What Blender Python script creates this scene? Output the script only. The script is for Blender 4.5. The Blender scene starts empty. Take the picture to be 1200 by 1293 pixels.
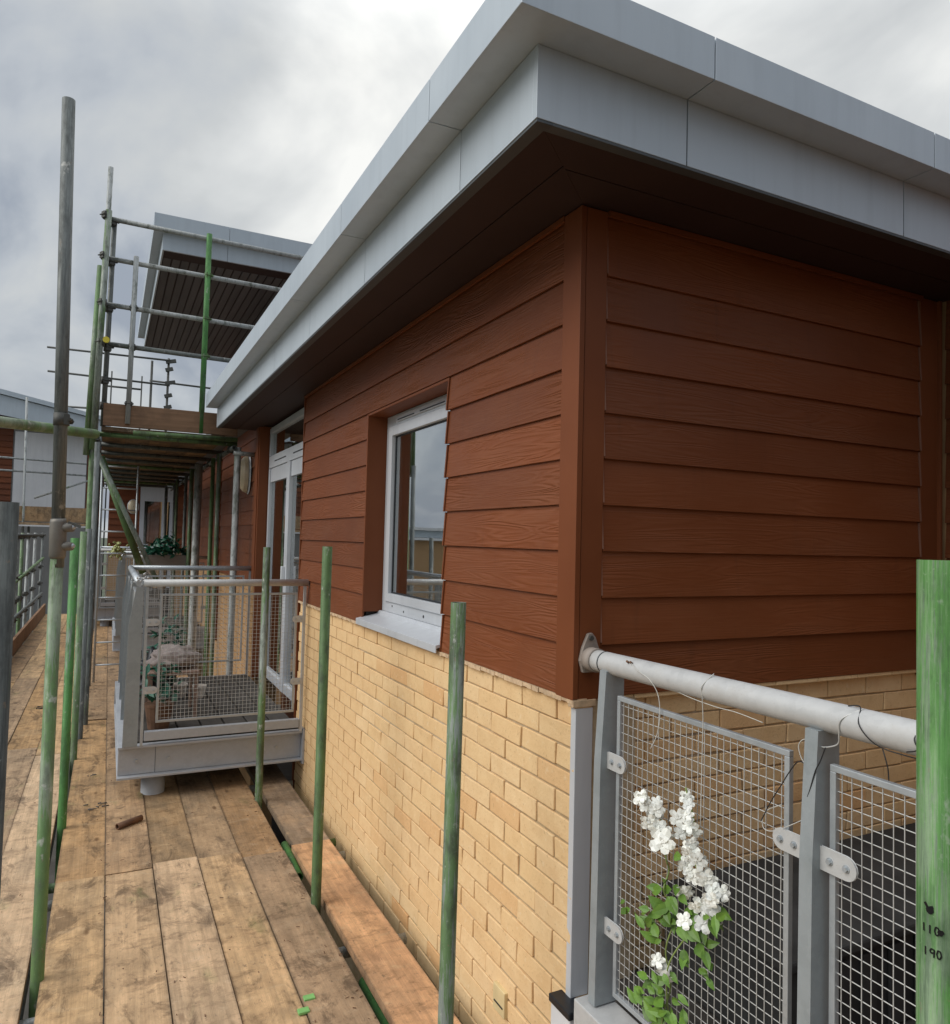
import bpy, bmesh, math, random
from mathutils import Vector, Matrix, noise
random.seed(7)
R = math.radians
scene = bpy.context.scene
COL = scene.collection

# ------------------------------------------------------------------ camera
cam_d = bpy.data.cameras.new("camera")
cam = bpy.data.objects.new("camera", cam_d); COL.objects.link(cam)
CAM = Vector((-1.323, -1.936, 1.767))
YAW, PITCH, ROLL, F = R(26.4225), R(2.2588), R(1.4203), 928.33
d = Vector((math.sin(YAW)*math.cos(PITCH), math.cos(YAW)*math.cos(PITCH), math.sin(PITCH)))
r = Vector((math.cos(YAW), -math.sin(YAW), 0)); u = r.cross(d)
r2 = r*math.cos(ROLL) + u*math.sin(ROLL); u2 = -r*math.sin(ROLL) + u*math.cos(ROLL)
m = Matrix((r2, u2, -d)).transposed().to_4x4(); m.translation = CAM
cam.matrix_world = m
cam_d.sensor_fit = 'HORIZONTAL'; cam_d.sensor_width = 36
cam_d.lens = 36*F/1200
cam_d.clip_start = 0.05; cam_d.clip_end = 2000
scene.camera = cam
scene.render.resolution_x = 950; scene.render.resolution_y = 1024
scene.view_settings.view_transform = 'Standard'
scene.view_settings.look = 'None'
scene.view_settings.gamma = 1
scene.view_settings.exposure = 0.50
scene.render.engine = 'CYCLES'

# ------------------------------------------------------------------ world (overcast) + sun
SUN_DIR = Vector((-0.85, 0.06, 0.68)).normalized()      # towards the sun
w = bpy.data.worlds.new("World"); scene.world = w; w.use_nodes = True
nt = w.node_tree; nt.nodes.clear()
def wn(t, **k):
    n = nt.nodes.new(t)
    for a, b in k.items(): setattr(n, a, b)
    return n
def link(a, b): nt.links.new(a, b)
out = wn('ShaderNodeOutputWorld')
sky = wn('ShaderNodeTexSky'); sky.sky_type = 'NISHITA'; sky.sun_disc = False
sky.sun_elevation = math.asin(SUN_DIR.z); sky.sun_rotation = math.atan2(SUN_DIR.x, SUN_DIR.y)
sky.air_density = 1.5; sky.dust_density = 3
bgs = wn('ShaderNodeBackground'); bgs.inputs[1].default_value = 0.06
link(sky.outputs[0], bgs.inputs[0])
tc = wn('ShaderNodeTexCoord')
sep = wn('ShaderNodeSeparateXYZ'); link(tc.outputs['Generated'], sep.inputs[0])
def math_(op, a, b=None, c=None):
    n = wn('ShaderNodeMath', operation=op)
    for i, v in enumerate((a, b, c)):
        if v is None: continue
        if isinstance(v, (int, float)): n.inputs[i].default_value = v
        else: link(v, n.inputs[i])
    return n.outputs[0]
zc = math_('MAXIMUM', sep.outputs[2], 0.0)
den = math_('ADD', zc, 0.55)
cx_ = math_('DIVIDE', sep.outputs[0], den); cy_ = math_('DIVIDE', sep.outputs[1], den)
cmb = wn('ShaderNodeCombineXYZ'); link(cx_, cmb.inputs[0]); link(cy_, cmb.inputs[1])
n1 = wn('ShaderNodeTexNoise'); n1.inputs['Scale'].default_value = 2.7; n1.inputs['Detail'].default_value = 6
n1.inputs['Roughness'].default_value = 0.50; n1.inputs['Distortion'].default_value = 0.5
mp = wn('ShaderNodeMapping'); mp.inputs['Location'].default_value = (3.2, 7.9, 0.0)
link(cmb.outputs[0], mp.inputs[0]); link(mp.outputs[0], n1.inputs['Vector'])
# brighter where the cloud is thin: towards the north-east, darker towards the north-west
dotn = wn('ShaderNodeVectorMath', operation='DOT_PRODUCT'); link(tc.outputs['Generated'], dotn.inputs[0])
dotn.inputs[1].default_value = Vector((0.62, 0.60, 0.50)).normalized()
glow = wn('ShaderNodeMapRange'); link(dotn.outputs['Value'], glow.inputs[0])
glow.inputs[1].default_value = 0.66; glow.inputs[2].default_value = 1.0
glow.inputs[3].default_value = -0.17; glow.inputs[4].default_value = 0.17
sm = math_('ADD', n1.outputs[0], glow.outputs[0])
ramp = wn('ShaderNodeValToRGB'); link(sm, ramp.inputs[0])
e = ramp.color_ramp.elements
e[0].position = 0.30; e[0].color = (0.25, 0.28, 0.33, 1)
e[1].position = 0.66; e[1].color = (0.74, 0.74, 0.715, 1)
for pos, c in ((0.40, (0.38, 0.405, 0.435, 1)), (0.48, (0.455, 0.47, 0.475, 1)), (0.56, (0.57, 0.58, 0.575, 1))):
    k = ramp.color_ramp.elements.new(pos); k.color = c
# overcast luminance rises towards the zenith
zen = wn('ShaderNodeMapRange'); link(sep.outputs[2], zen.inputs[0])
zen.inputs[1].default_value = 0.55; zen.inputs[2].default_value = 1.0
zen.inputs[3].default_value = 1.0; zen.inputs[4].default_value = 2.7
low = wn('ShaderNodeMapRange'); link(sep.outputs[2], low.inputs[0])
low.inputs[1].default_value = -0.05; low.inputs[2].default_value = 0.0
low.inputs[3].default_value = 0.25; low.inputs[4].default_value = 1.0
mulz = math_('MULTIPLY', zen.outputs[0], low.outputs[0])
bgc = wn('ShaderNodeBackground'); link(ramp.outputs[0], bgc.inputs[0]); link(mulz, bgc.inputs[1])
mix = wn('ShaderNodeMixShader'); mix.inputs[0].default_value = 0.90
link(bgs.outputs[0], mix.inputs[1]); link(bgc.outputs[0], mix.inputs[2])
link(mix.outputs[0], out.inputs[0])

sl = bpy.data.lights.new("sun", 'SUN'); sl.energy = 1.5; sl.angle = R(42); sl.color = (1, 0.97, 0.92)
so = bpy.data.objects.new("sun", sl); COL.objects.link(so)
so.rotation_euler = SUN_DIR.to_track_quat('Z', 'Y').to_euler()

# ------------------------------------------------------------------ helpers
WL = {}
def tag(o, label=None, cat=None, group=None, kind=None):
    if label: o['label'] = label
    if cat: o['category'] = cat
    if group: o['group'] = group
    if kind: o['kind'] = kind
    return o
def thing(name, loc, label, cat, group=None):
    o = bpy.data.objects.new(name, None); COL.objects.link(o); o.location = loc
    o.empty_display_size = 0.1; WL[o] = Vector(loc)
    return tag(o, label, cat, group)

class MB:
    def __init__(s): s.v = []; s.f = []; s.sm = []
    def quad(s, a, b, c, dd, smooth=False):
        i = len(s.v); s.v += [Vector(a), Vector(b), Vector(c), Vector(dd)]; s.f.append((i, i+1, i+2, i+3)); s.sm.append(smooth)
    def hexa(s, p):      # p: 8 points, bottom ring 0-3 ccw, top ring 4-7
        i = len(s.v); s.v += [Vector(q) for q in p]
        for f in ((0, 3, 2, 1), (4, 5, 6, 7), (0, 1, 5, 4), (1, 2, 6, 5), (2, 3, 7, 6), (3, 0, 4, 7)):
            s.f.append(tuple(i+k for k in f)); s.sm.append(False)
    def box(s, x0, y0, z0, x1, y1, z1):
        x0, x1 = min(x0, x1), max(x0, x1); y0, y1 = min(y0, y1), max(y0, y1); z0, z1 = min(z0, z1), max(z0, z1)
        s.hexa([(x0, y0, z0), (x1, y0, z0), (x1, y1, z0), (x0, y1, z0), (x0, y0, z1), (x1, y0, z1), (x1, y1, z1), (x0, y1, z1)])
        return s
    def bar(s, a, b, wd, h, up=(0, 0, 1)):   # rectangular bar from a to b
        a = Vector(a); b = Vector(b); t = (b-a).normalized(); sd = t.cross(Vector(up)).normalized(); uu = sd.cross(t)
        x = sd*wd/2; y = uu*h/2
        s.hexa([a-x-y, a+x-y, b+x-y, b-x-y, a-x+y, a+x+y, b+x+y, b-x+y]); return s
    def prism(s, poly, ax, a0, a1):          # poly: list of (p,q) in the two other axes; ax 'x' or 'y' or 'z'
        n = len(poly); i = len(s.v)
        def mk(p, q, t):
            return Vector((t, p, q)) if ax == 'x' else Vector((p, t, q)) if ax == 'y' else Vector((p, q, t))
        s.v += [mk(p, q, a0) for p, q in poly] + [mk(p, q, a1) for p, q in poly]
        s.f.append(tuple(i+k for k in range(n))[::-1]); s.f.append(tuple(i+n+k for k in range(n))); s.sm += [False, False]
        for k in range(n):
            k2 = (k+1) % n
            s.f.append((i+k, i+k2, i+n+k2, i+n+k)); s.sm.append(False)
        return s
    def path(s, pts, rad, seg=8, caps=True, smooth=True):
        pts = [Vector(p) for p in pts]; n = len(pts)
        rr = rad if isinstance(rad, (list, tuple)) else [rad]*n
        base = len(s.v); prev = None
        for k, p in enumerate(pts):
            t = (pts[min(k+1, n-1)]-pts[max(k-1, 0)]).normalized()
            if prev is None:
                a = Vector((0, 0, 1)) if abs(t.z) < 0.9 else Vector((1, 0, 0))
                sd = t.cross(a).normalized()
            else:
                sd = (prev-t*prev.dot(t)).normalized()
            prev = sd; uu = t.cross(sd)
            for j in range(seg):
                an = 2*math.pi*j/seg
                s.v.append(p+(sd*math.cos(an)+uu*math.sin(an))*rr[k])
        for k in range(n-1):
            for j in range(seg):
                j2 = (j+1) % seg
                s.f.append((base+k*seg+j, base+k*seg+j2, base+(k+1)*seg+j2, base+(k+1)*seg+j)); s.sm.append(smooth)
        if caps:
            s.f.append(tuple(base+j for j in range(seg))[::-1]); s.f.append(tuple(base+(n-1)*seg+j for j in range(seg))); s.sm += [False, False]
        return s
    def pipe(s, a, b, ro=0.02415, ri=0.0205, seg=20, wob=0.0):   # an open steel tube with a wall you can see at its ends
        a = Vector(a); b = Vector(b); t = (b-a).normalized()
        x = t.cross(Vector((0, 0, 1)) if abs(t.z) < 0.9 else Vector((1, 0, 0))).normalized(); y = t.cross(x)
        n = 2 if wob == 0 else 6
        i = len(s.v)
        def ring(p, q): return [p+(x*math.cos(2*math.pi*j/seg)+y*math.sin(2*math.pi*j/seg))*q for j in range(seg)]
        rings = [ring(a+t*0.04, ri), ring(a, ri), ring(a, ro)]
        L = (b-a).length
        for k in range(1, n-1):
            rings.append(ring(a+t*(L*k/(n-1)) + x*random.uniform(-wob, wob)+y*random.uniform(-wob, wob), ro))
        rings += [ring(b, ro), ring(b, ri), ring(b-t*0.05, ri)]
        for q in rings: s.v += q
        for k in range(len(rings)-1):
            for j in range(seg):
                j2 = (j+1) % seg
                s.f.append((i+k*seg+j, i+k*seg+j2, i+(k+1)*seg+j2, i+(k+1)*seg+j)); s.sm.append(2 <= k <= len(rings)-4)
        e0 = i; e1 = i+(len(rings)-1)*seg
        s.f.append(tuple(e0+j for j in range(seg))[::-1]); s.f.append(tuple(e1+j for j in range(seg))); s.sm += [False, False]
        return s
    def build(s, name, mat, parent=None, bevel=0, label=None, kind=None, origin=None, mats=None):
        if origin is None:
            lo = [min(v[k] for v in s.v) for k in range(3)]; hi = [max(v[k] for v in s.v) for k in range(3)]
            origin = Vector([(a+b)/2 for a, b in zip(lo, hi)])
        origin = Vector(origin)
        me = bpy.data.meshes.new(name); me.from_pydata([v-origin for v in s.v], [], s.f)
        me.polygons.foreach_set('use_smooth', s.sm); me.materials.append(mat); me.update()
        o = bpy.data.objects.new(name, me); COL.objects.link(o); WL[o] = origin
        if parent: o.parent = parent; o.location = origin-WL[parent]
        else: o.location = origin
        if bevel:
            b = o.modifiers.new('bevel', 'BEVEL'); b.width = bevel; b.segments = 2; b.limit_method = 'ANGLE'; b.angle_limit = R(40)
        if label: o['label'] = label
        if kind: o['kind'] = kind
        return o
def place(name, me, loc, parent, rot=None, scale=None):
    o = bpy.data.objects.new(name, me); COL.objects.link(o); o.parent = parent
    o.location = Vector(loc)-WL[parent]; WL[o] = Vector(loc)
    if rot is not None: o.rotation_euler = rot
    if scale is not None: o.scale = scale
    return o
def copy_tree(o, parent=None):
    c = o.copy(); COL.objects.link(c); c.parent = parent
    for ch in list(o.children): copy_tree(ch, c)
    return c

# ------------------------------------------------------------------ materials
class NM:
    def __init__(s, name, rough=0.6, metal=0.0, spec=None):
        s.m = bpy.data.materials.new(name); s.m.use_nodes = True; s.t = s.m.node_tree
        s.b = s.t.nodes['Principled BSDF']; s.b.inputs['Roughness'].default_value = rough; s.b.inputs['Metallic'].default_value = metal
        if spec is not None: s.b.inputs['Specular IOR Level'].default_value = spec
        s._tc = None
    def n(s, t, **k):
        q = s.t.nodes.new(t)
        for a, b in k.items(): setattr(q, a, b)
        return q
    def L(s, a, b): s.t.links.new(a, b)
    def obj(s, scale=(1, 1, 1), loc=(0, 0, 0), rnd=True, gen='Object'):
        if s._tc is None: s._tc = s.n('ShaderNodeTexCoord'); s._oi = s.n('ShaderNodeObjectInfo')
        mpn = s.n('ShaderNodeMapping'); mpn.inputs['Scale'].default_value = scale; mpn.inputs['Location'].default_value = loc
        s.L(s._tc.outputs[gen], mpn.inputs[0])
        if not rnd: return mpn.outputs[0]
        ml = s.n('ShaderNodeVectorMath', operation='SCALE'); ml.inputs[0].default_value = (37.0, 53.0, 71.0)
        s.L(s._oi.outputs['Random'], ml.inputs['Scale'])
        ad = s.n('ShaderNodeVectorMath', operation='ADD'); s.L(mpn.outputs[0], ad.inputs[0]); s.L(ml.outputs[0], ad.inputs[1])
        return ad.outputs[0]
    def rand(s):
        if s._tc is None: s._tc = s.n('ShaderNodeTexCoord'); s._oi = s.n('ShaderNodeObjectInfo')
        return s._oi.outputs['Random']
    def noise(s, vec, scale=5, detail=4, rough=0.5, dist=0.0):
        q = s.n('ShaderNodeTexNoise'); q.inputs['Scale'].default_value = scale; q.inputs['Detail'].default_value = detail
        q.inputs['Roughness'].default_value = rough; q.inputs['Distortion'].default_value = dist; s.L(vec, q.inputs['Vector']); return q.outputs[0]
    def ramp(s, fac, *stops):
        q = s.n('ShaderNodeValToRGB'); s.L(fac, q.inputs[0]); el = q.color_ramp.elements
        while len(el) > 1: el.remove(el[-1])
        el[0].position = stops[0][0]; el[0].color = tuple(stops[0][1])+(1,)
        for p, c in stops[1:]:
            k = el.new(p); k.color = tuple(c)+(1,)
        return q.outputs[0]
    def fr(s, fac, a, b, c=0.0, dd=1.0):
        q = s.n('ShaderNodeMapRange'); s.L(fac, q.inputs[0])
        for i, v in enumerate((a, b, c, dd)): q.inputs[i+1].default_value = v
        return q.outputs[0]
    def mix(s, fac, a, b, mode='MIX'):
        q = s.n('ShaderNodeMix', data_type='RGBA', blend_type=mode)
        if isinstance(fac, (int, float)): q.inputs[0].default_value = fac
        else: s.L(fac, q.inputs[0])
        for i, v in ((6, a), (7, b)):
            if isinstance(v, tuple): q.inputs[i].default_value = v+(1,)
            else: s.L(v, q.inputs[i])
        return q.outputs[2]
    def math(s, op, a, b=None, c=None):
        q = s.n('ShaderNodeMath', operation=op)
        for i, v in enumerate((a, b, c)):
            if v is None: continue
            if isinstance(v, (int, float)): q.inputs[i].default_value = v
            else: s.L(v, q.inputs[i])
        return q.outputs[0]
    def hsv(s, col, h=None, sat=None, val=None):
        q = s.n('ShaderNodeHueSaturation'); s.L(col, q.inputs['Color'])
        for nme, v in (('Hue', h), ('Saturation', sat), ('Value', val)):
            if v is None: continue
            if isinstance(v, (int, float)): q.inputs[nme].default_value = v
            else: s.L(v, q.inputs[nme])
        return q.outputs[0]
    def col(s, c):
        if isinstance(c, tuple): s.b.inputs['Base Color'].default_value = c+(1,)
        else: s.L(c, s.b.inputs['Base Color'])
        return s
    def rough(s, c): s.L(c, s.b.inputs['Roughness']); return s
    def bump(s, h, strength=0.3, dist=0.01):
        q = s.n('ShaderNodeBump'); q.inputs['Strength'].default_value = strength; q.inputs['Distance'].default_value = dist
        s.L(h, q.inputs['Height']); s.L(q.outputs[0], s.b.inputs['Normal']); return s

M = {}
def plain(name, c, rough=0.6, metal=0.0, var=0.12, sc=9):
    a = NM(name, rough, metal); v = a.noise(a.obj(), sc, 4, 0.6)
    cc = a.mix(a.fr(v, 0.3, 0.7), tuple(x*(1-var) for x in c), tuple(min(1, x*(1+var)) for x in c))
    a.col(cc); a.bump(v, 0.08, 0.004); M[name] = a.m; return a.m

def cladding(name, along):
    a = NM(name, 0.55, 0, 0.32)
    st = (1.6, 22, 22) if along == 'x' else (22, 1.6, 22)
    n0 = a.noise(a.obj(st), 1.0, 1.5, 0.4, 0.5)                      # contour rings of an embossed cedar grain
    rings = a.math('SINE', a.math('MULTIPLY', n0, 62.0))
    big = a.noise(a.obj((1.3, 1.3, 1.3)), 1.5, 2)
    fst = (6, 240, 240) if along == 'x' else (240, 6, 240)
    fine = a.noise(a.obj(fst), 1.0, 3)
    amt = a.fr(big, 0.40, 0.66, 0.08, 1.0)
    h = a.math('ADD', a.math('MULTIPLY', rings, amt), a.math('MULTIPLY', fine, 0.9))
    base = a.mix(a.fr(big, 0.3, 0.7), (0.158, 0.043, 0.0120), (0.198, 0.057, 0.0175))
    base = a.mix(a.fr(rings, 0.2, 1.0, 0.0, 0.10 if along == 'y' else 0.05), base, (0.27, 0.11, 0.05))
    fade = a.noise(a.obj((0.9, 0.9, 3.0)), 1.3, 5, 0.65)
    base = a.mix(a.fr(fade, 0.45, 0.75, 0, 0.25), base, (0.24, 0.105, 0.055))
    drip = a.noise(a.obj((26, 26, 1.5)), 1.0, 4, 0.6)
    base = a.mix(a.fr(drip, 0.58, 0.76, 0, 0.22), base, (0.085, 0.03, 0.014))
    base = a.hsv(base, val=a.fr(a.rand(), 0, 1, 0.82, 1.16))
    a.col(base); a.bump(h, 0.70 if along == 'y' else 0.38, 0.0018); a.rough(a.fr(big, 0.3, 0.7, 0.45, 0.60)); M[name] = a.m
cladding('cladding_y', 'y'); cladding('cladding_x', 'x')
a = NM('trim_brown', 0.55, 0, 0.32); v = a.noise(a.obj((30, 30, 2)), 1, 4); g = a.noise(a.obj(), 2.5, 3)
a.col(a.mix(a.fr(g, 0.3, 0.7), (0.162, 0.045, 0.013), (0.198, 0.059, 0.019))); a.bump(v, 0.25, 0.001); M['trim'] = a.m
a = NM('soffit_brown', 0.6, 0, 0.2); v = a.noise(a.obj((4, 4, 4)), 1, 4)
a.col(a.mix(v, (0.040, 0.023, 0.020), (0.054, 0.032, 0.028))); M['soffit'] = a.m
a = NM('soffit_grey', 0.6, 0, 0.3); v = a.noise(a.obj((4, 0.4, 4)), 1.5, 5)
a.col(a.mix(a.fr(v, 0.3, 0.7), (0.085, 0.080, 0.080), (0.145, 0.135, 0.135))); M['soffit_grey'] = a.m
plain('sealant', (0.235, 0.115, 0.075), 0.6)

a = NM('buff_brick', 0.85, 0, 0.2)
rn = a.rand()
basec = a.ramp(rn, (0.0, (0.81, 0.575, 0.31)), (0.3, (0.84, 0.61, 0.345)), (0.55, (0.82, 0.58, 0.31)), (0.82, (0.80, 0.555, 0.295)), (0.90, (0.80, 0.57, 0.31)), (0.965, (0.77, 0.49, 0.245)), (1.0, (0.73, 0.42, 0.19)))
v1 = a.noise(a.obj(), 14, 6, 0.65); v2 = a.noise(a.obj(), 90, 3, 0.6); v3 = a.noise(a.obj(), 32, 3, 0.6)
c = a.mix(a.fr(v1, 0.35, 0.75, 0, 0.35), basec, (0.60, 0.34, 0.14))
c = a.mix(a.fr(v2, 0.60, 0.72, 0, 0.45), c, (0.42, 0.26, 0.13))
c = a.mix(a.fr(v3, 0.62, 0.72, 0, 0.45), c, (0.84, 0.66, 0.42))
a.col(c); a.bump(a.math('ADD', a.math('MULTIPLY', v1, 1.0), a.math('MULTIPLY', v2, 0.7)), 0.6, 0.004); M['brick'] = a.m
a = NM('brick_far', 0.85, 0, 0.2)
v1 = a.noise(a.obj(), 5, 5, 0.65); c = a.mix(v1, (0.40, 0.24, 0.12), (0.52, 0.33, 0.17)); a.col(c); M['brick_far'] = a.m
a = NM('mortar', 0.95, 0, 0.1); v = a.noise(a.obj(), 40, 5, 0.7); big = a.noise(a.obj(), 2.2, 4, 0.6)
c = a.mix(a.fr(v, 0.3, 0.7), (0.36, 0.26, 0.15), (0.52, 0.39, 0.24))
c = a.mix(a.fr(big, 0.5, 0.68, 0, 0.55), c, (0.66, 0.58, 0.46)); a.col(c); a.bump(v, 0.5, 0.004); M['mortar'] = a.m

plain('ledge', (0.60, 0.43, 0.27), 0.95, 0, 0.25, 40)
def metal_panel(name, c1, c2, rough=0.42):
    a = NM(name, rough, 0.15, 0.5); v = a.noise(a.obj((1, 1, 1)), 1.8, 4, 0.6); f = a.noise(a.obj((1, 1, 1)), 260, 2)
    st = a.noise(a.obj((14, 14, 1.2)), 1.2, 4, 0.6)
    c = a.mix(a.fr(v, 0.3, 0.7), c1, c2); c = a.mix(a.fr(st, 0.48, 0.75, 0, 0.26), c, tuple(x*0.72 for x in c1))
    rip = a.noise(a.obj((1, 1, 1)), 3.2, 2, 0.5)
    a.col(c); a.bump(a.math('ADD', a.math('MULTIPLY', f, 0.03), rip), 0.22, 0.012); a.rough(a.fr(v, 0.3, 0.7, rough-.06, rough+.08)); M[name] = a.m
metal_panel('fascia_grey', (0.46, 0.52, 0.57), (0.52, 0.58, 0.63))
metal_panel('frame_grey', (0.56, 0.585, 0.62), (0.64, 0.665, 0.70), 0.35)
metal_panel('dark_seal', (0.06, 0.07, 0.075), (0.09, 0.10, 0.105), 0.5)
metal_panel('white_panel', (0.74, 0.74, 0.75), (0.82, 0.82, 0.82), 0.6)
metal_panel('grey_render', (0.30, 0.30, 0.30), (0.38, 0.38, 0.37), 0.8)

def galv(name, c1, c2, grime=(0.20, 0.17, 0.12), gr=0.4, rough=0.5, metal=0.35):
    a = NM(name, rough, metal, 0.5)
    vo = a.n('ShaderNodeTexVoronoi'); vo.inputs['Scale'].default_value = 55; a.L(a.obj(), vo.inputs['Vector'])
    sp = a.n('ShaderNodeSeparateColor'); a.L(vo.outputs['Color'], sp.inputs[0])
    v = a.noise(a.obj(), 7, 6, 0.65); f = a.noise(a.obj((60, 60, 60)), 3, 4, 0.7)
    c = a.mix(a.fr(v, 0.3, 0.7), c1, c2)
    c = a.mix(a.fr(sp.outputs[0], 0, 1, 0, 0.18), c, tuple(x*1.25 for x in c2))
    c = a.mix(a.fr(v, 0.55, 0.75, 0, gr), c, grime); c = a.mix(a.fr(f, 0.62, 0.75, 0, 0.4), c, grime)
    a.col(c); a.bump(f, 0.15, 0.002); a.rough(a.fr(v, 0.3, 0.7, rough-.1, rough+.15)); M[name] = a.m
galv('rail_paint', (0.42, 0.425, 0.42), (0.55, 0.55, 0.54), (0.26, 0.23, 0.19), 0.45, 0.45, 0.05)
galv('flange', (0.24, 0.20, 0.17), (0.36, 0.31, 0.27), (0.18, 0.12, 0.09), 0.5, 0.6, 0.05)
galv('post_grey', (0.26, 0.29, 0.30), (0.34, 0.37, 0.385), (0.20, 0.20, 0.19), 0.35, 0.5, 0.2)
galv('galv', (0.36, 0.39, 0.41), (0.48, 0.51, 0.53), (0.25, 0.24, 0.21), 0.35, 0.42, 0.45)
galv('galv_wire', (0.46, 0.46, 0.44), (0.60, 0.60, 0.58), (0.40, 0.36, 0.30), 0.3, 0.45, 0.3)
galv('beam_grey', (0.36, 0.375, 0.40), (0.43, 0.45, 0.475), (0.26, 0.25, 0.23), 0.25, 0.5, 0.1)
galv('coupler_steel', (0.16, 0.15, 0.13), (0.24, 0.22, 0.19), (0.10, 0.075, 0.05), 0.6, 0.55, 0.5)
galv('coupler_dark', (0.06, 0.06, 0.055), (0.10, 0.10, 0.09), (0.05, 0.04, 0.03), 0.6, 0.6, 0.4)

def tube_mat(name, green, grey=(0.17, 0.19, 0.17), paint=(0.10, 0.185, 0.055), grime=(0.055, 0.065, 0.04), sc=1.6, light=(0.32, 0.36, 0.30), streak=0.0):
    """weathered scaffold tube: bare galvanising with worn green paint; green = share of the tube still painted"""
    a = NM(name, 0.55, 0.15, 0.4)
    big = a.noise(a.obj((3, 3, 1.0)), sc, 5, 0.6); st = a.noise(a.obj((120, 120, 6.0)), 1.2, 6, 0.75); f = a.noise(a.obj((1, 1, 1)), 130, 3, 0.7)
    mid = a.noise(a.obj((12, 12, 5)), 1.2, 5, 0.7)
    c = a.mix(a.fr(st, 0.38, 0.64), grey, light)
    pm = a.fr(a.math('ADD', big, a.math('MULTIPLY', a.math('SUBTRACT', st, 0.5), 0.75)), 0.72-green*0.5, 0.80-green*0.5, 0, 0.92)
    pc = a.mix(a.fr(mid, 0.3, 0.7), paint, tuple(x*0.62 for x in paint))
    c = a.mix(pm, c, pc)
    c = a.mix(a.fr(mid, 0.50, 0.64, 0, 0.70), c, grime)
    c = a.mix(a.fr(f, 0.64, 0.72, 0, 0.5), c, light)
    ch = a.noise(a.obj((1.6, 1.6, 1)), 22, 6, 0.72)
    c = a.mix(a.fr(ch, 0.63, 0.68, 0, 0.55), c, (0.20, 0.14, 0.09))       # chips gone rusty
    cem = a.noise(a.obj((1, 1, 0.7), (3, 1, 2)), 16, 5, 0.6)
    c = a.mix(a.fr(cem, 0.64, 0.70, 0, 0.6), c, (0.48, 0.47, 0.43))       # cement splashes
    if streak:
        s2 = a.noise(a.obj((190, 190, 5)), 1.0, 6, 0.8); c = a.mix(a.fr(s2, 0.50, 0.62, 0, 0.7), c, light); c = a.mix(a.fr(s2, 0.46, 0.34, 0, 0.6), c, grime)
    a.col(c); a.bump(a.math('ADD', f, st), 0.25, 0.0015); a.rough(a.fr(mid, 0.3, 0.7, 0.45, 0.7)); M[name] = a.m
tube_mat('tube_green', 0.85)
tube_mat('tube_mid', 0.48)
tube_mat('tube_grey', 0.10, grey=(0.095, 0.105, 0.10), light=(0.19, 0.205, 0.195), grime=(0.05, 0.055, 0.05))
tube_mat('tube_pale', 0.15, grey=(0.25, 0.27, 0.26), light=(0.46, 0.47, 0.46))
tube_mat('tube_bright', 0.80, paint=(0.07, 0.25, 0.05), grime=(0.05, 0.12, 0.04))
tube_mat('tube_dark', 0.12, grey=(0.055, 0.062, 0.058), light=(0.12, 0.13, 0.12), paint=(0.05, 0.08, 0.04), grime=(0.03, 0.033, 0.03))
tube_mat('tube_streaky', 0.66, grey=(0.11, 0.16, 0.095), paint=(0.085, 0.245, 0.045), grime=(0.045, 0.085, 0.035), light=(0.21, 0.31, 0.16), sc=4, streak=1.0)
tube_mat('tube_palegreen', 0.62, grey=(0.19, 0.235, 0.165), paint=(0.13, 0.24, 0.08), light=(0.32, 0.38, 0.27), grime=(0.12, 0.14, 0.10))

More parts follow.
